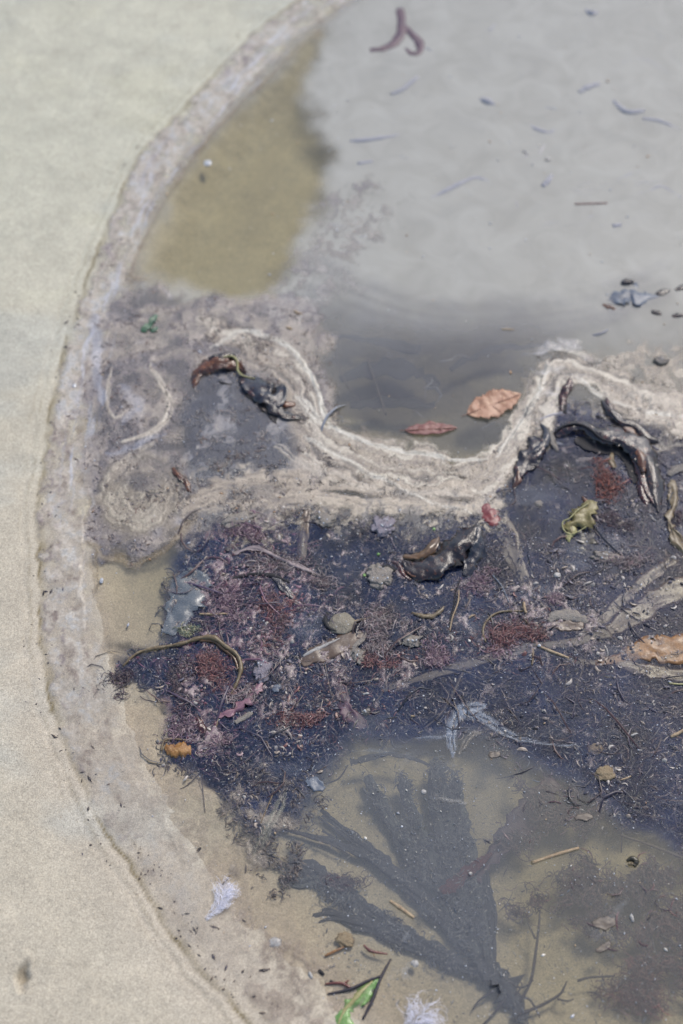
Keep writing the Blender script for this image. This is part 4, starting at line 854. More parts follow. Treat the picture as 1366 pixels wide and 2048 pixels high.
curl('short dark hooked strap under the lower edge of the weed bank', [(700, 1524, -3, 8), (720, 1520, -3, 6), (770, 1508, -3, 6), (820, 1515, -4, 4), (870, 1535, -5, 3)], 'kelp_siltdark', 93, 'sunken_strap', 'kelp', edge=.3)
curl('dark red strip of weed lying across the fan kelp', [(882, 1784, -2, 8), (905, 1768, -2, 14), (935, 1745, -2.5, 11), (965, 1722, -3, 8), (985, 1706, -3.5, 3)], 'red_sub', 94, 'weed_ribbon', edge=.2)
curl('blurred brick-red patch of weed under water at the right', [(1112, 1628, -4, 8), (1135, 1622, -4, 15), (1158, 1616, -4, 8)], 'red_sub', 95, 'weed_ribbon', edge=.2)
curl('thin pale stem lying under water near the right edge', [(1240, 1670, -2, .9), (1300, 1690, -2, 1.1), (1380, 1722, -2, 1.3)], 'kelp_pale', 96, 'weed_strand', 'seaweed', None, False)
# straws and chips
SG = 'bits of straw and wood floating on the pool'
def chip(label, a, b_, r, mt='straw', seed=0, z=.2, node=True):
    mx = ((a[0] + b_[0]) / 2 + random.uniform(-1.5, 1.5), (a[1] + b_[1]) / 2 + random.uniform(-1.5, 1.5))
    bb = P(*mx); o = put('straw', tube_mesh('straw', [(a[0], a[1], z, r * .75), (mx[0], mx[1], z + .2, r * .85), (b_[0], b_[1], z, r * .6)], 5, 8, tuple(bb), .18, seed), M[mt]); o.location = bb
    return tag(o, label, 'straw', SG)
chip('flat tan straw chip floating over the fan kelp', (780, 1802), (828, 1836), 1.9, seed=1)
chip('long pale broken reed lying over the purple weed', (1064, 1726), (1158, 1696), 1.7, seed=2)
chip('tan straw sticking out of the sunken stalk at the middle right', (1072, 1290), (1138, 1316), 1.6, 'straw', 3)
chip('short forked straw just left of the tan straw on the sunken stalk', (1066, 1298), (1064, 1330), 1.1, 'straw_dark', 4)
chip('pale straw end at the right edge above the tan pebble', (1342, 1474), (1372, 1458), 1.7, 'straw', 5)
chip('short whitish straw left of the one at the right edge', (1262, 1472), (1276, 1467), 1.1, 'shell', 6)
chip('thin green-white stalk by the right edge below the orange kelp', (1338, 1366), (1372, 1368), 1.0, 'olivepale', 7)
chip('thin orange-brown straw laid on the pink weed of the left bank', (398, 1228), (455, 1227), 1.2, 'straw', 8)
chip('thin tan straw to the right of the barnacled pebble', (708, 1243), (742, 1236), 1.1, 'straw', 9)
chip('blurred orange straw near the bottom, above the green strip', (650, 1912), (688, 1894), 1.3, 'kelp_orange', 10, -.6)
chip('stubby cream chip floating upright at the lower right', (1262, 1830), (1266, 1844), 1.7, 'shell', 11)
chip('short tan straw below the upper dark arcs of the pool', (1003, 659), (1028, 659), 1.1, 'straw', 12)
chip('small pale straw left of the fan kelp tips', (1240, 1560), (1262, 1552), .9, 'straw', 13)
chip('cream splinter lying beside the curved black-and-cream curl', (938, 1236), (950, 1230), 1., 'straw', 14)
chip('upright wooden bud with a tan stem in the middle of the weed', (1052, 1226), (1048, 1204), 1.7, 'straw', 15, 1.5)
chip('white chip on the weed above the long red ribbon end', (726, 1389), (738, 1387), 1.2, 'shell', 16)
chip('orange-white chip right of the long red ribbon', (822, 1432), (830, 1430), 1.1, 'straw', 17)
chip('pale short stick lying across the crushed red weed', (1046, 1236), (1060, 1252), .9, 'straw_dark', 18)
chip('yellow stem lying in the silt left of the grey membrane scrap', (545, 1590), (520, 1650), .6, 'straw_dark', 19)
chip('yellow chip in the scum above the cream ridge', (588, 622), (604, 628), 1.6, 'straw', 20)
chip('second yellow chip just below the other, at the top of the cream ridge', (574, 655), (584, 659), 1.8, 'straw', 21)
chip('thin orange thread floating far out in the upper pool', (1150, 408), (1215, 406), .8, 'leaf_red', 22, .4)
chip('dark brown chip lying in the scum near the bottom of the shore', (518, 1942), (540, 1938), 1.8, 'kelp_dark', 23)
chip('black splinter beside a white flake near the bottom', (638, 1940), (648, 1950), 1.5, 'black', 24)
chip('black crumb left of the rusty twig', (660, 1962), (668, 1966), 1.3, 'black', 25)
chip('stubby cream chip left of the black splinter', (618, 1945), (624, 1957), 1.7, 'shell', 26)
chip('dark slate chip on the sandy floor above the feather', (394, 1706), (402, 1696), 1.8, 'black', 27, -1)
# stones, shells, foam lumps
def stone(label, c, rx, ry, rz_, mt, seed, z=.4, name='pebble', cat='pebble', rough=.28, rot=0., pits=0., group=None, parts=0, freq=1.6):
    rz_ *= .7; freq *= 1.1
    if rx < 12: rx, ry, rough = rx * .75, ry * .75, max(rough, .22)
    loc = P(c[0], c[1], z / 1000); s_ = SC(c[1])
    if not parts:
        return single(name, lump_mesh(name, rx * s_, ry * s_, rz_ / 1000, seed, rough, 4, freq, pits), mt, loc, label, cat, group, rot)
    t = thing(name, loc, label, cat, group)
    o = put('body', lump_mesh('body', rx * s_, ry * s_, rz_ / 1000, seed, rough, 4, freq, pits), M[mt], t); o.rotation_euler = (0, 0, rot)
    R = random.Random(seed); bm_ = lump_mesh('bubble', 1, 1, .8, 1, .02, 2)
    bm_.materials.append(M['bubble'] if name == 'foam_lump' else M['shell'])
    for i in range(parts):
        a = R.uniform(0, 6.28); q = R.uniform(.1, .75); k = R.uniform(.35, 1.1) / 1000
        b = put('bubble' if name == 'foam_lump' else 'barnacle', bm_, None, t); b.scale = (k, k, k); b.location = (rx * s_ * q * math.cos(a), ry * s_ * q * math.sin(a), rz_ / 1000 * (1 - q * q) ** .5 * .9)
    return t
stone('grey barnacled pebble breaking the surface in the middle of the weed', (683, 1247), 24, 23, 3.5, 'stone', 5, .4, parts=7, rough=.2)
stone('rough tan pebble in the dark weed at the lower right', (1208, 1547), 19, 17, 3, 'stone_tan', 6, .2, rough=.3, rot=.5)
stone('dim brown pebble just above the rough tan one', (1190, 1498), 15, 11, 2, 'stone_tan', 7, -2, rough=.3)
stone('pale round stone on the sandy floor below the feather', (550, 1885), 14, 12, 2.5, 'shell', 8, -.5, rough=.15, freq=2.4)
stone('small white stone near the bottom, below the fan kelp', (830, 1927), 11, 10, 2, 'shell', 9, -.5, rough=.2)
stone('cream and rust shell fragment at the left foot of the fan kelp', (690, 1880), 19, 13, 2.2, 'stone_tan', 10, 0, 'shell_fragment', 'shell', .3, -.4)
stone('small blue-white blob on the fan kelp blades', (847, 1584), 7, 7, 1.4, 'shell', 11, .3, 'foam_blob', 'foam', .2)
stone('cream bead floating right of the dark red strip', (941, 1747), 5, 5, 1.6, 'shell', 12, .6, 'bead', 'bead', .05)
stone('white round fleck on the upper pool', (1096, 318), 7, 6, 1.4, 'shell', 13, .6, 'foam_blob', 'foam', .1)
stone('white fleck of foam on the upper shore scum', (148, 772), 6, 6, 1.6, 'bubble', 14, 1.2, 'foam_blob', 'foam', .1)
stone('white oblong fleck at the edge of the sandy shallows', (203, 1161), 5, 9, 1.6, 'bubble', 15, 1, 'foam_blob', 'foam', .1)
stone('double white bubble raft at the foam edge near the top', (415, 326), 10, 12, 1.6, 'bubble', 16, 1, 'foam_blob', 'foam', .25)
stone('bright white bead in the bay under the arching kelp', (1078, 1007), 9, 10, 1.3, 'foam', 17, .5, 'foam_blob', 'foam', .3)
stone('white crust at the root of the forked tan straw', (1079, 1291), 5, 4, 1.5, 'bubble', 18, 1.6, 'foam_blob', 'foam', .1)
stone('grey-white blob right of the V-shaped kelp', (1115, 1150), 9, 8, 1.4, 'shell', 19, .4, 'foam_blob', 'foam', .25)
FG = 'lumps of dried foam on the weed'
stone('mauve-grey pitted foam lump left of the V-shaped kelp', (768, 1052), 23, 26, 2.6, 'foam_mauve', 21, .9, 'foam_lump', 'foam', .38, .5, .35, FG, 9, 2.2)
stone('tan bubbly foam lump under the red strap of weed', (760, 1152), 27, 26, 2.6, 'foam', 22, .8, 'foam_lump', 'foam', .4, 0, .35, FG, 12, 2.2)
stone('greenish foam lump at the lower edge of the tan scum, far left', (480, 1040), 30, 16, 2.2, 'foam', 23, .9, 'foam_lump', 'foam', .4, .3, .3, FG, 5, 2.2)
stone('cream foam lump hanging below the scum beside the brown ribbon', (650, 1040), 18, 16, 2.2, 'foam', 24, .9, 'foam_lump', 'foam', .45, .3, .3, FG, 5, 2.2)
stone('pinkish foam lump curled beside the loop of the stipe', (524, 1340), 15, 28, 2.6, 'foam_mauve', 25, 1, 'foam_lump', 'foam', .45, -.3, .45, FG, 4, 2.4)
stone('pale foam crust by the clump of grey threads in the middle', (826, 1281), 18, 13, 2.2, 'foam', 26, .9, 'foam_lump', 'foam', .45, .2, .35, FG, 6, 2.2)
stone('small cream foam lump right of the olive weed', (1212, 1112), 26, 12, 2.2, 'foam', 27, .7, 'foam_lump', 'foam', .5, -.1, .35, FG, 4, 2.4)
stone('yellowish foam ball on the far scum at the right edge', (1322, 720), 15, 11, 3, 'foam', 28, 2, 'foam_lump', 'foam', .35, 0, .3, FG, 4, 2.2)
stone('grey foam lump below the barnacled pebble strap end', (718, 1310), 12, 18, 2., 'foam', 29, .7, 'foam_lump', 'foam', .5, .2, .4, FG, 4, 2.4)
stone('white-pink foam crumb right of the long red ribbon', (733, 1424), 11, 9, 2., 'foam', 30, .7, 'foam_lump', 'foam', .5, .2, .4, FG, 3, 2.4)
frond('shell_fragment', 'broken speckled white shell edge right of the crushed red weed', 'shell', (1135, 1235), [
    ('shell', 'b', [(1098, 1242, .5, 5), (1112, 1230, 1.2, 10), (1138, 1228, 1.4, 14), (1164, 1236, 1.1, 10), (1176, 1244, .4, 4)], 'foam', dict(curl=-.3, edge=.1, seed=97, thick=1)),
    ('inner_shell', 'b', [(1104, 1250, .3, 5), (1135, 1250, .4, 14), (1168, 1252, .3, 6)], 'kelp_ribbon', dict(edge=.25, seed=98))])
# curls and threads that break the surface
CG = 'dead curls of weed at the surface'
curl('crescent of cream weed with black ends in the dark middle', [(824, 1224, .8, 2), (840, 1230, 1.6, 4), (862, 1232, 1.8, 5), (880, 1222, 1.4, 4), (888, 1212, .8, 2)], 'stipe', 101, group=CG, curl=-.5)
curl('thin S-shaped cream stem below the V-shaped kelp', [(918, 1180, 1, .5), (916, 1205, 1.4, .7), (905, 1235, 1.2, .6), (900, 1262, .8, .5)], 'straw', 102, 'weed_strand', 'seaweed', CG, False)
curl('black thread beside the S-shaped cream stem', [(920, 1160, 1, .5), (912, 1185, 1.2, .7), (908, 1210, .9, .7), (898, 1248, .8, .4)], 'black', 103, 'weed_strand', 'seaweed', CG, False)
curl('long mauve-and-black rolled strip right of the stipe loop', [(436, 1434, .8, 4), (462, 1424, 1.6, 8), (490, 1402, 2, 9), (514, 1376, 1.8, 8), (526, 1352, .8, 4)], 'tuft_pink', 104, group=CG, curl=-.6, ruffle=1.2, edge=.4)
curl('dark curled loop with a red core below the stipe loop', [(392, 1430, .8, 3), (400, 1445, 1.8, 7), (408, 1462, 1.8, 8), (402, 1476, .8, 3)], 'kelp_red', 105, group=CG, curl=-.6, ruffle=.8)
curl('grey wavy strip lying above the silt swirl', [(470, 1445, .8, 4), (490, 1432, 1.2, 6), (505, 1425, .8, 3)], 'foam', 106, group=CG, curl=-.6)
curl('pale twisted strip at the right edge beside the olive rope', [(1345, 960, 1, 8), (1352, 1000, 2, 10), (1340, 1040, 2, 9), (1355, 1080, 2, 9), (1378, 1110, 1, 7)], 'stipe', 107, group=CG, curl=-.6, ruffle=.9, edge=.4)
curl('dark hooked weed at the outer end of the scum swirl', [(345, 935, 1, 3), (358, 950, 2.4, 7), (372, 965, 2, 6), (380, 985, 1, 3)], 'kelp_amber', 108, group=CG, curl=-.5, ruffle=.6)
curl('cream rolled edge draped on the pink weed above the membrane', [(466, 1108, 1, 3), (505, 1096, 1.6, 5), (545, 1108, 1.8, 4), (590, 1130, 1.4, 5), (640, 1150, .8, 3)], 'tuft_grey', 109, group=CG, curl=-.6, ruffle=.8, edge=.4)
curl('black rolled edge of weed in the upper left bank', [(455, 1160, .6, 2), (500, 1148, 1.2, 4), (545, 1150, 1.4, 4), (580, 1165, .8, 2)], 'black', 110, group=CG, curl=-.6)
curl('grey blade lying right of the black rolled edge', [(545, 1152, .8, 3), (560, 1166, 1, 8), (578, 1186, 1, 8), (590, 1198, .6, 3)], 'kelp_slate', 111, group=CG, edge=.1)
curl('dark bent finger of weed left of the pale shell in the middle', [(655, 1224, 1, 2), (650, 1240, 1.8, 4), (660, 1256, 1.8, 3), (690, 1268, .8, 2)], 'black', 112, group=CG, curl=-.4)
curl('black and white striped curl between strap and grey threads', [(700, 1312, .6, 2), (712, 1290, 1.6, 5), (728, 1276, 1.6, 4), (732, 1262, .8, 2)], 'foam', 113, group=CG, curl=-.6, ruffle=.8)
curl('round dark curl above the end of the flat brown strap', [(712, 1272, .6, 3), (716, 1252, 1.4, 6), (734, 1246, 1.4, 6), (744, 1262, .8, 3)], 'kelp_mauve', 114, group=CG, curl=-.5)
curl('blue-grey thread arching round the crushed red weed', [(985, 1150, .6, .6), (1005, 1175, .9, .7), (1018, 1205, .8, .6)], 'rock_blue', 115, 'weed_strand', 'seaweed', CG, False)
curl('olive stem arching round the crushed red weed on its left', [(1048, 1222, .5, .6), (1000, 1224, 1., .9), (975, 1240, 1.2, 1.), (966, 1262, 1, .9), (972, 1284, .5, .6)], 'stipe', 116, 'weed_strand', 'seaweed', CG, False)
curl('black nick of weed poking up at the hollow beneath the arch', [(1225, 905, .6, 3), (1222, 920, 2, 6), (1230, 935, 1.6, 4)], 'stipe', 117, group=CG, curl=-.4, ruffle=.7)
curl('striped grey shoot pointing down from the arch, left side', [(1098, 862, 3, 3), (1106, 882, 3, 6), (1116, 902, 1, 3)], 'foam', 118, group=CG, curl=-.6, ruffle=1.)
curl('striped cream shoot at the rim of the dark bay', [(1058, 930, 1, 4), (1070, 922, 2, 7), (1084, 912, 1, 3)], 'foam', 119, group=CG, curl=-.6, ruffle=1.)
curl('cream-tipped claw of weed right of the drooping fingers', [(1338, 950, 1, 4), (1352, 938, 2.4, 8), (1376, 930, 2, 6)], 'foam', 120, group=CG, curl=-.6, ruffle=.8)
# tufts
TG = 'tufts of fine branching weed'
TP = dict(tuft_red=[(112, 60, 62), (84, 50, 58), (136, 84, 80), (70, 46, 54), (150, 104, 98)], tuft_pink=[(128, 96, 110), (104, 74, 90), (154, 124, 130), (84, 62, 80), (166, 144, 144)],
          tuft_grey=[(150, 134, 132), (116, 102, 106), (176, 162, 154), (92, 80, 86), (140, 112, 112)], tuft_brown=[(80, 58, 66), (62, 46, 58), (104, 76, 78), (50, 42, 54)],
          twig_red=[(124, 58, 44), (92, 44, 42), (150, 80, 56), (66, 40, 44)], alga_purple=[(84, 60, 72), (70, 54, 66), (98, 72, 80)], olivepale=[(140, 140, 100), (110, 124, 104), (160, 156, 122)])
def tuft(label, c, rx, ry, n_, mt, seed, L=7, z=(0, 1.6), wd=.28, cat='seaweed'):
    R = np.random.default_rng(seed); loc = P(c[0], c[1]); s_ = SC(c[1])
    r = R.random(n_) ** .6; a = R.random(n_) * 6.283
    C = np.stack([r * np.cos(a) * rx * s_, r * np.sin(a) * ry * s_, R.uniform(*z, n_) / 1000], 1)
    Ln = R.gamma(4, L / 4, n_) / 1000
    nc = 7; cc = np.stack([R.normal(0, .42, nc) * rx * s_, R.normal(0, .42, nc) * ry * s_], 1); ch = R.integers(0, nc, n_)
    sp_ = R.uniform(.18, .5, nc)[ch]; C[:, 0] = cc[ch, 0] + R.normal(0, 1, n_) * sp_ * rx * s_ * .7; C[:, 1] = cc[ch, 1] + R.normal(0, 1, n_) * sp_ * ry * s_ * .7
    a = np.arctan2(C[:, 1] - cc[ch, 1], C[:, 0] - cc[ch, 0])
    cl_ = pick(TP[mt], n_) * (.7 + .5 * R.random(nc)[ch])[:, None]
    me = ribbons('weed_tuft', C, a + R.normal(0, .9, n_), Ln, R.uniform(.5, 1.3, n_) * wd / 1000, Ln * R.uniform(0, .3, n_), R.normal(0, 2.5, n_), cl_, 5); mt = 'litter'
    o = put('weed_tuft', me, M[mt]); o.location = loc; return tag(o, label, cat, TG)
tuft('pink feathery tuft at the top left of the weed, under the scum', (502, 1062), 42, 26, 420, 'tuft_pink', 1)
tuft('rose-coloured tuft in the left bank beside the grey membrane', (455, 1200), 55, 55, 620, 'tuft_pink', 2, 6, (-.8, 1.2))
tuft('wine-red tuft inside the hoop of the yellow stipe', (425, 1345), 48, 48, 700, 'tuft_red', 3, 7, (-1, 1.4))
tuft('brown-mauve tuft along the left rim of the hooped weed', (365, 1360), 28, 60, 420, 'tuft_brown', 4, 6, (-1, 1))
tuft('mauve tuft hanging below the hooped weed', (370, 1455), 30, 40, 320, 'tuft_pink', 5, 6, (-1, 1))
tuft('dark purple tuft at the far left point of the weed', (245, 1362), 42, 30, 420, 'tuft_brown', 6, 6, (-2, .8))
tuft('purple-red tuft right of the membrane, level with the straw', (535, 1225), 48, 50, 520, 'tuft_red', 7, 6, (-1, 1))
tuft('grey-mauve tuft left of the brown vertical ribbon', (560, 1130), 60, 30, 380, 'tuft_grey', 8, 6, (-.6, 1))
tuft('tall grey tuft of threads in the middle of the weed', (752, 1235), 34, 46, 620, 'tuft_grey', 9, 6, (0, 2))
tuft('lower grey tuft of threads joined to red ones', (765, 1290), 42, 34, 480, 'tuft_grey', 10, 6, (-.3, 1.4))
tuft('pinkish-red tuft under the grey threads', (745, 1322), 36, 16, 260, 'tuft_red', 11, 5, (-.2, 1.2))
tuft('red-pink tuft left of the sunken stalk', (868, 1312), 34, 26, 420, 'tuft_pink', 12, 6, (0, 1.6))
tuft('crushed ball of pale red weed above the sunken stalk', (1020, 1272), 50, 34, 900, 'tuft_red', 13, 6, (0, 1.8))
tuft('pink fringe round the crushed ball of red weed', (1005, 1282), 66, 44, 420, 'tuft_pink', 14, 5, (-.4, .8))
tuft('small pink tuft above the broken shell edge', (1110, 1198), 16, 13, 150, 'tuft_pink', 15, 5, (0, 1.2))
tuft('bright rust-red tuft in the bay below the arching kelp', (1212, 960), 24, 46, 420, 'twig_red', 16, 8, (0, 2))
tuft('purple tuft below the rust-red one in the bay', (1228, 1045), 36, 34, 320, 'tuft_brown', 17, 6, (-1, .8))
tuft('tan-mauve tuft along the lower lip of the bay', (1240, 1120), 56, 16, 380, 'tuft_grey', 18, 6, (0, 1.4))
tuft('salmon-red tuft submerged beside the long red ribbon', (605, 1440), 46, 18, 420, 'tuft_red', 19, 6, (-.8, .6))
tuft('salmon-pink tuft left of the purple one near the orange sponge', (440, 1480), 30, 14, 220, 'tuft_pink', 20, 5, (-.8, .6))
tuft('mauve tuft under the left end of the V-shaped kelp', (965, 1165), 42, 30, 380, 'tuft_pink', 21, 5, (-.8, .8))
tuft('brown-grey tuft at the right of the hoop, beside the pink foam lump', (478, 1392), 30, 22, 260, 'tuft_grey', 22, 6, (0, 1.4))
tuft('wine-red tuft of weed on the floor in the bottom right corner', (1280, 1970), 70, 50, 800, 'tuft_red', 23, 9, (-8, -4))
tuft('purple tuft of weed on the floor right of the long reed', (1180, 1770), 60, 36, 500, 'alga_purple', 24, 9, (-8, -4))
tuft('cream-grey tuft with twigs left of the foam lump under the scum', (640, 1165), 26, 14, 220, 'tuft_grey', 25, 6, (0, 1.4))
tuft('red-brown tuft beneath the grey scum curl on the right edge', (1345, 1040), 16, 30, 200, 'tuft_brown', 26, 6, (-.6, 1))
tuft('small purple tuft on the floor at the left of the fan kelp', (690, 1765), 40, 14, 320, 'alga_purple', 27, 7, (-4, -2))
tuft('sea-green tuft at the edge of the membrane', (372, 1262), 22, 12, 150, 'olivepale', 28, 4, (0, 1.))
# twigs
def twig(label, paths, mt='twig', group='branching twigs of weed', name='weed_twig'):
    b = paths[0][0]; frond(name, label, 'twig', (b[0], b[1]), [('stem' if i == 0 else 'branch', 't', p, mt, dict(seed=i + int(b[0]))) for i, p in enumerate(paths)], group)
twig('tall curved dark twig standing off the foot of the fan kelp', [[(1040, 2005, -2, 1.1), (1062, 1960, -2, 1.2), (1072, 1900, -2, 1.1), (1078, 1850, -2, .9), (1080, 1820, -2, .6)], [(1071, 1878, -2, .9), (1058, 1850, -2, .6), (1052, 1832, -2, .5)], [(1030, 1990, -2, .9), (1044, 1972, -2, .6), (1040, 1962, -2, .4)]])
twig('forked dark twig reaching right from the foot of the fan kelp', [[(1035, 2030, -2, 1.2), (1080, 2012, -2, 1.2), (1118, 1990, -2, 1.1), (1128, 1975, -2, .8), (1134, 1962, -2, .5)], [(1115, 1998, -2, .9), (1135, 2002, -2, .8), (1148, 1998, -2, .4)]])
twig('dark wiry twig at the bottom crossing the green strip', [[(782, 1918, .4, .8), (762, 1955, .6, 1.2), (745, 2000, .4, 1.4), (726, 2038, .2, 1.)], [(762, 1952, .6, 1.), (735, 1962, .7, 1.), (700, 1978, .6, 1.2), (655, 1988, .4, .7)]])
twig('rusty red twig left of the dark wiry one', [[(650, 1968, .8, .6), (680, 1966, 1, 1.0), (700, 1974, 1, 1.1)], [(686, 1968, 1, .9), (698, 1960, 1, .6)]], 'twig_red')
twig('short rusty twig above the dark wiry one', [[(728, 1890, .6, .8), (742, 1902, .8, 1.2), (775, 1908, .6, .6)], [(742, 1902, .8, .8), (735, 1898, .9, .9)]], 'twig_red')
twig('sparse black rootlets spreading on the sand below the orange sponge', [[(396, 1535, -1, .5), (404, 1570, -1.4, .5), (410, 1625, -1.4, .4)], [(398, 1548, -1, .5), (375, 1570, -1, .4), (360, 1578, -1, .3)], [(340, 1505, -.6, .5), (325, 1560, -1, .4), (318, 1568, -1, .3)], [(470, 1545, -1, .5), (520, 1530, -1, .5), (560, 1540, -1, .4), (600, 1520, -1, .3)], [(480, 1560, -1, .4), (530, 1550, -1, .4), (575, 1570, -1, .3)]])
twig('dark wiry twig in the water between the fan kelp and the purple turf', [[(1075, 1592, -3, .6), (1090, 1625, -3, .7), (1108, 1640, -3, .4)], [(1240, 1620, -3, .8), (1244, 1660, -3, .7), (1243, 1705, -3, .5)]])
twig('wiry dark stems standing in the lower right corner', [[(1300, 1850, -3, .9), (1310, 1900, -3, .9), (1335, 1940, -3, .6)], [(1308, 1880, -3, .7), (1290, 1920, -3, .6), (1300, 1950, -3, .4)], [(1320, 1870, -3, .8), (1350, 1890, -3, .7), (1375, 1930, -3, .5)], [(1230, 1830, -3, .7), (1262, 1860, -3, .7), (1275, 1872, -3, .4)]])
twig('horizontal dark twig left of the wine-red corner tuft', [[(1155, 1962, -3, 1.1), (1180, 1955, -3, .9), (1230, 1952, -3, .7)], [(1205, 1954, -3, .5), (1210, 1972, -3, .4)]])
twig('black wiry stem leaving the top of the fan kelp leftwards', [[(560, 1650, -2, .6), (600, 1668, -2, 1.), (660, 1688, -2, .8), (700, 1710, -3, .6)], [(640, 1570, -2, .6), (676, 1558, -2, .7), (696, 1530, -2, .6)]])
UG = 'faint scraps of weed on the floor of the upper pool'
frond('weed_twig', 'forked purple-brown weed lying near the top of the pool', 'seaweed', (800, 60), [
    ('stem', 'b', [(800, 16, .2, 8), (803, 40, .2, 9), (802, 65, .2, 10), (788, 86, .2, 9), (762, 98, .1, 7), (740, 100, 0, 6)], 'alga_purple', dict(seed=1, thick=2)),
    ('branch', 'b', [(806, 50, .2, 5), (824, 68, .2, 8), (840, 88, .1, 9), (838, 104, 0, 7), (822, 106, 0, 5), (812, 96, 0, 3)], 'alga_purple', dict(seed=2, thick=2))], UG)
twig('short slanting purple scrap under the forked weed', [[(782, 190, -1.5, 3.0), (806, 180, -1.5, 3.6), (836, 155, -1.5, 2.8)]], 'twig_sub', UG)
twig('long faint straight stem in the upper middle of the pool', [[(962, 140, -3, 1.), (978, 110, -3, 1.2), (992, 80, -3, 1.2)]], 'twig_sub', UG)
for lb, ps in (('faint forked stem at the upper right of the pool', [[(1230, 142, -1.5, 1.1), (1262, 120, -1.5, 1.2), (1300, 125, -1.5, 1.3), (1340, 150, -1.5, 1.2)], [(1262, 118, -1.5, 1.), (1252, 106, -1.5, .8)]]),
               ('thin dark loop of stem at the upper right edge', [[(1340, 100, -1.5, .9), (1352, 122, -1.5, 1.), (1372, 132, -1.5, .9)]]),
               ('thick faint wedge of weed at the right of the upper pool', [[(1225, 202, -2, 1.8), (1252, 226, -2, 3.0), (1288, 224, -2, 2.2)], [(1285, 240, -2, 2), (1320, 245, -2, 2.2), (1360, 262, -2, 1.4)]]),
               ('small ragged scrap of weed above the faint wedge', [[(1158, 188, -2, 2), (1175, 178, -2, 3), (1200, 170, -2, 2)]]),
               ('faint curved stem at the right above the bent one', [[(1208, 388, -1.5, .9), (1240, 360, -1.5, 1.2), (1275, 346, -1.5, 1.2), (1306, 344, -1.5, .9)]]),
               ('thin bent stem at the right edge of the upper pool', [[(1262, 394, -1.2, .9), (1295, 384, -1.2, 1.1), (1322, 374, -1.2, 1.2), (1345, 386, -1.2, 1.2), (1370, 402, -1.2, 1.)]]),
               ('tangled faint scrap in the centre of the upper pool', [[(1052, 246, -2.5, 1.2), (1070, 260, -2.5, 2.4), (1100, 268, -2.5, 2.2), (1120, 256, -2.5, 1.4), (1180, 258, -2.5, .8)], [(1060, 300, -2.5, .9), (1085, 280, -2.5, 1.2), (1102, 266, -2.5, 1.4)]]),
               ('faint branching stem beneath the far scum', [[(860, 400, -2, 1.4), (900, 380, -2, 2.4), (950, 358, -2, 2.), (985, 370, -2, 1.4)], [(925, 372, -2, 1.2), (945, 392, -2, .8)]]),
               ('faint dark scrap left of the far branching stem', [[(700, 285, -2, 2), (740, 282, -2, 2.6), (800, 272, -2, 1.4)], [(715, 330, -2, 2), (745, 325, -2, 2.2)]]),
               ('faint curved shadowy stem low in the upper pool', [[(1160, 452, -2, 1.6), (1185, 434, -2, 1.4), (1218, 430, -2, 1.3)], [(1225, 455, -2, 2.2), (1242, 452, -2, 2)]]),
               ('small faint crumb near the middle of the upper pool', [[(960, 200, -2, 2), (975, 206, -2, 3.4), (990, 212, -2, 1.6)]]),
               ('faint pale-blue scrap left of the bent stem', [[(1085, 375, -1.5, 2), (1096, 364, -1.5, 2.4), (1104, 350, -1.5, 1.2)]]),
               ('faint broken stem near the top of the pool, right of centre', [[(978, 64, -2, 1.8), (990, 52, -2, 1.6)], [(1088, 78, -2, 1.), (1105, 62, -2, 1.3), (1112, 46, -2, 1.)]]),
               ('faint ragged tuft near the top edge of the pool', [[(1172, 22, -2, 1.8), (1182, 30, -2, 3.2), (1194, 26, -2, 2)]]),
               ('faint hooked stem at the top right corner', [[(1300, 52, -2, 1.2), (1325, 75, -2, 1.4), (1318, 78, -2, 1.6)]])):
    twig(lb, [[(q[0], q[1], q[2] - .5, q[3] * 1.75) for q in p_] for p_ in ps], 'twig_sub', UG)
# sunken dark straps behind the leaves
for i, (lb, p) in enumerate((('dark sunken blade behind the pale orange leaf', [(680, 760, -5, 6), (760, 740, -5, 18), (830, 745, -5, 22), (880, 770, -5, 10)]),
             ('sunken dark band crossing behind both leaves', [(700, 810, -5, 8), (790, 806, -5, 14), (870, 812, -5, 10)]),
             ('slim dark sunken blade right of the bay', [(900, 740, -5, 5), (950, 712, -5, 10), (1030, 694, -5, 8), (1100, 690, -5, 4)]),
             ('dark sunken blade near the top of the bay', [(660, 672, -5, 6), (740, 680, -5, 14), (840, 700, -5, 12)]))):
    curl(lb, p, 'kelp_siltdark', 130 + i, 'sunken_strap', 'kelp', 'dark straps sunk in the bay of scum', edge=.4, ruffle=.2)
curl('thin pale stem curving down the left side of the bay', [(672, 690, -1, .6), (676, 730, -1, .7), (700, 780, -1, .7), (720, 800, -1, .5)], 'kelp_pale', 140, 'weed_strand', 'seaweed', None, False)
curl('second thin pale stem right of the first in the bay', [(735, 720, -2, 1.), (752, 770, -2, 1.2), (772, 830, -2, 1.)], 'kelp_pale', 141, 'weed_strand', 'seaweed', None, False)
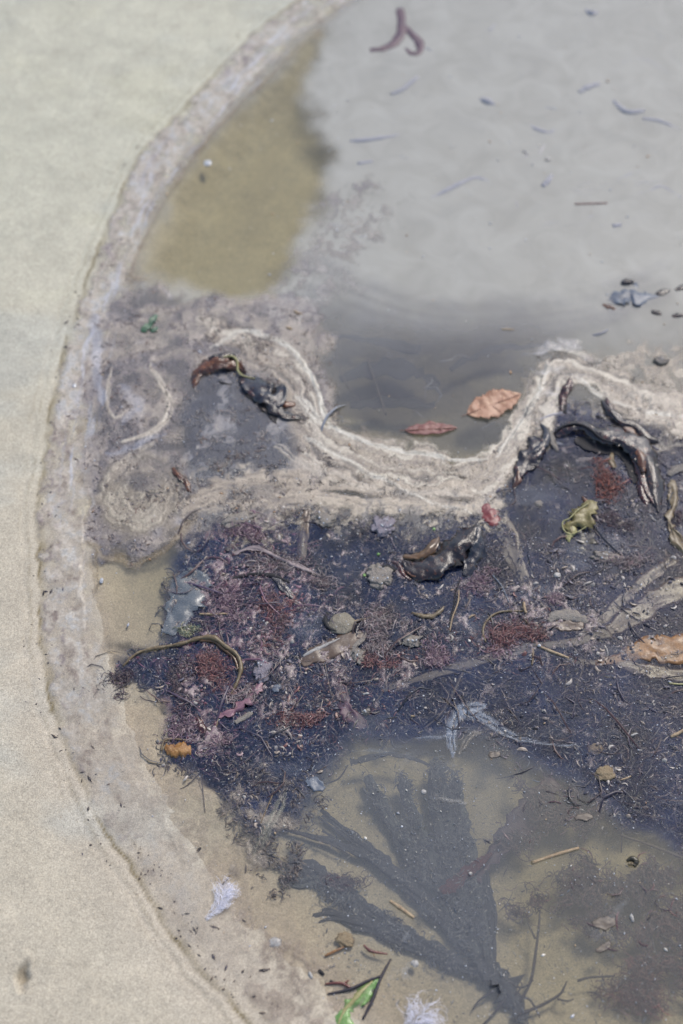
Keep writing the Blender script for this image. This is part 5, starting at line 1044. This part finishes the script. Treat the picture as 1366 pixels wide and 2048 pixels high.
# wet rock and crumbs at the upper right
t = frond('wet_weed_sheet', 'blue-grey wet sheet of weed rising from the water near the right edge', 'seaweed', (1265, 590), [
    ('sheet', 'b', [(1215, 600, -.2, 10), (1240, 592, 1.4, 24), (1262, 588, 2.2, 30), (1292, 594, 1.2, 16), (1318, 590, .3, 5)], 'rock_blue', dict(curl=-.3, ruffle=.3, edge=.2, seed=150)),
    ('dark_knob', 'b', [(1244, 566, 2, 4), (1256, 560, 3.4, 9), (1268, 562, 2, 4)], 'kelp_dark', dict(curl=-.5, seed=151)),
    ('corner', 'b', [(1206, 608, .4, 4), (1218, 612, 1, 7), (1232, 618, .4, 3)], 'kelp_amber', dict(curl=-.4, seed=152))])
for i, (lb, p) in enumerate((('dark crumb of weed right of the blue-grey sheet', [(1312, 588, .5, 4), (1325, 584, 1.2, 7), (1340, 580, .5, 3)]), ('small dark crumb below the blue-grey sheet', [(1303, 622, .5, 4), (1314, 624, 1.1, 7), (1324, 628, .5, 3)]),
                            ('tiny dark crumb at the right edge above the scum', [(1345, 632, .4, 3), (1356, 630, .9, 6), (1368, 630, .4, 3)]), ('small dark scrap at the right edge beside the blue-grey sheet', [(1350, 580, .4, 3), (1366, 574, .9, 6), (1380, 572, .4, 3)]))):
    curl(lb, p, 'kelp_dark', 155 + i, 'weed_crumb', 'seaweed', 'crumbs of weed near the right edge', curl=-.4)
# green things
frond('green_sprig', 'small green sprig of leaves on the scum near the left shore', 'leaf', (300, 650), [
    ('leaflet', 'b', [(284, 664, 1, 3), (292, 656, 1.6, 9), (304, 648, 1.2, 4)], 'green_dk', dict(curl=.3, seed=160)),
    ('leaflet', 'b', [(298, 652, 1.2, 3), (306, 640, 1.8, 7), (314, 630, 1.2, 3)], 'green_dk', dict(curl=.3, seed=161)),
    ('leaflet', 'b', [(300, 662, 1, 2), (308, 660, 1.4, 6), (314, 654, 1, 3)], 'green_dk', dict(curl=.3, seed=162))])
frond('green_strip', 'bright green strip of sea lettuce at the bottom edge', 'seaweed', (715, 2000), [
    ('blade', 'b', [(756, 1956, .2, 5), (738, 1975, .5, 15), (712, 1998, .7, 20), (692, 2025, .6, 22), (680, 2070, .5, 22)], 'green', dict(curl=-.3, ruffle=.5, edge=.2, seed=163)),
    ('fold', 'b', [(745, 1962, 1, 2), (715, 1990, 1.6, 5), (690, 2020, 1.4, 5), (676, 2050, 1, 4)], 'olivepale', dict(curl=-.4, ruffle=.6, seed=164))])
for i, (lb, c) in enumerate((('bright green crumb left of the V-shaped kelp', (757, 1108)), ('lime green crumb beside the tan foam lump', (729, 1150)), ('tiny green crumb just above the wet black kelp', (868, 1058)))):
    stone(lb, c, 4, 4, .8, 'green', 170 + i, .8, 'green_crumb', 'seaweed', .3, group='crumbs of green weed')
frond('snail_shell', 'small banded olive-brown snail shell in the purple weed at the lower right', 'shell', (1265, 1727), [
    ('whorl', 't', [(1254, 1722, .2, 1.2), (1264, 1717, .6, 2.0), (1273, 1723, .6, 2.3), (1268, 1732, .4, 1.8)], 'olivedark', dict(seed=172)),
    ('spire', 't', [(1266, 1727, 1.4, 1.3), (1261, 1729, 1.6, 1.0), (1257, 1727, 1.2, .7)], 'stipe', dict(seed=173))])
# grey flakes
GG = 'grey flakes of skin floating on the water'
for i, (lb, p) in enumerate((('blue-grey flake above the left end of the fan kelp', [(612, 1560, .5, 4), (630, 1568, .6, 14), (648, 1580, .5, 5)]), ('pale grey flake below the purple turf', [(1185, 1848, .4, 5), (1208, 1846, .5, 14), (1232, 1842, .4, 5)]),
                            ('ragged grey flake right of the reed foot', [(1192, 1902, .4, 3), (1208, 1896, .5, 7), (1220, 1884, .4, 3)]), ('long grey flake beside the red patch', [(1150, 1636, .4, 3), (1170, 1634, .5, 7), (1186, 1634, .4, 3)]),
                            ('small bluish flake right of the hoop', [(546, 1382, .5, 4), (553, 1376, .6, 8), (562, 1372, .5, 4)]), ('grey flake in the weed below the silt swirl', [(978, 1508, .4, 3), (988, 1510, .5, 8), (1000, 1506, .4, 3)]))):
    curl(lb, p, 'rock_blue' if i in (0, 4) else 'kelp_pale', 180 + i, 'grey_flake', 'flake', GG, edge=.12)
# feathers
def feather(label, quill, tip_c, seed, n_=260, sz=1.):
    b = P(*quill[0][:2]); t = thing('feather', b, label, 'feather', 'white down feathers')
    o = put('quill', tube_mesh('quill', [(q[0], q[1], q[2], .22) for q in quill], 5, 6, tuple(b)), M['feather'], t)
    R = np.random.default_rng(seed); q = smooth(quill, 10); pts = np.array([tuple(P(a[0], a[1], a[2] / 1000)) for a in q]) - np.array(tuple(b)); m_ = len(pts)
    tt = R.random(n_) ** .8; i = (tt * (m_ - 2)).astype(int); T = pts[i + 1] - pts[i]; an = np.arctan2(T[:, 1], T[:, 0])
    side = np.where(R.random(n_) < .66, -1, 1); L = (.0030 + .0095 * tt ** 1.2) * sz * R.uniform(.5, 1.2, n_)
    D = an + side * (.3 + 1.1 * R.random(n_) * (.4 + tt)); C = pts[i] + np.stack([np.cos(D), np.sin(D), D * 0 + .08], 1) * L[:, None] * .5; C[:, 2] += R.uniform(0, .0014, n_)
    put('barbs', ribbons('barbs', C, D, L, R.uniform(.05, .13, n_) / 1000, L * R.uniform(0, .2, n_), side * R.uniform(-4.5, 3., n_), None, 6), M['feather'], t)
feather('small white down feather lying on the wet sand edge', [(410, 1838, 1.2), (428, 1822, 2), (440, 1808, 2.6), (448, 1792, 2.4), (450, 1778, 1.6)], None, 3, 420, 1.0)
feather('white feather cut off by the bottom edge', [(800, 2075, 1), (826, 2050, 1.6), (845, 2026, 1.4)], None, 4, 300, 1.5)
curl('orange-brown thread at the top of the white feather', [(444, 1770, 1, .4), (452, 1760, 1.2, .6), (462, 1748, .8, .3)], 'straw_dark', 190, 'weed_strand', 'seaweed', None, False)
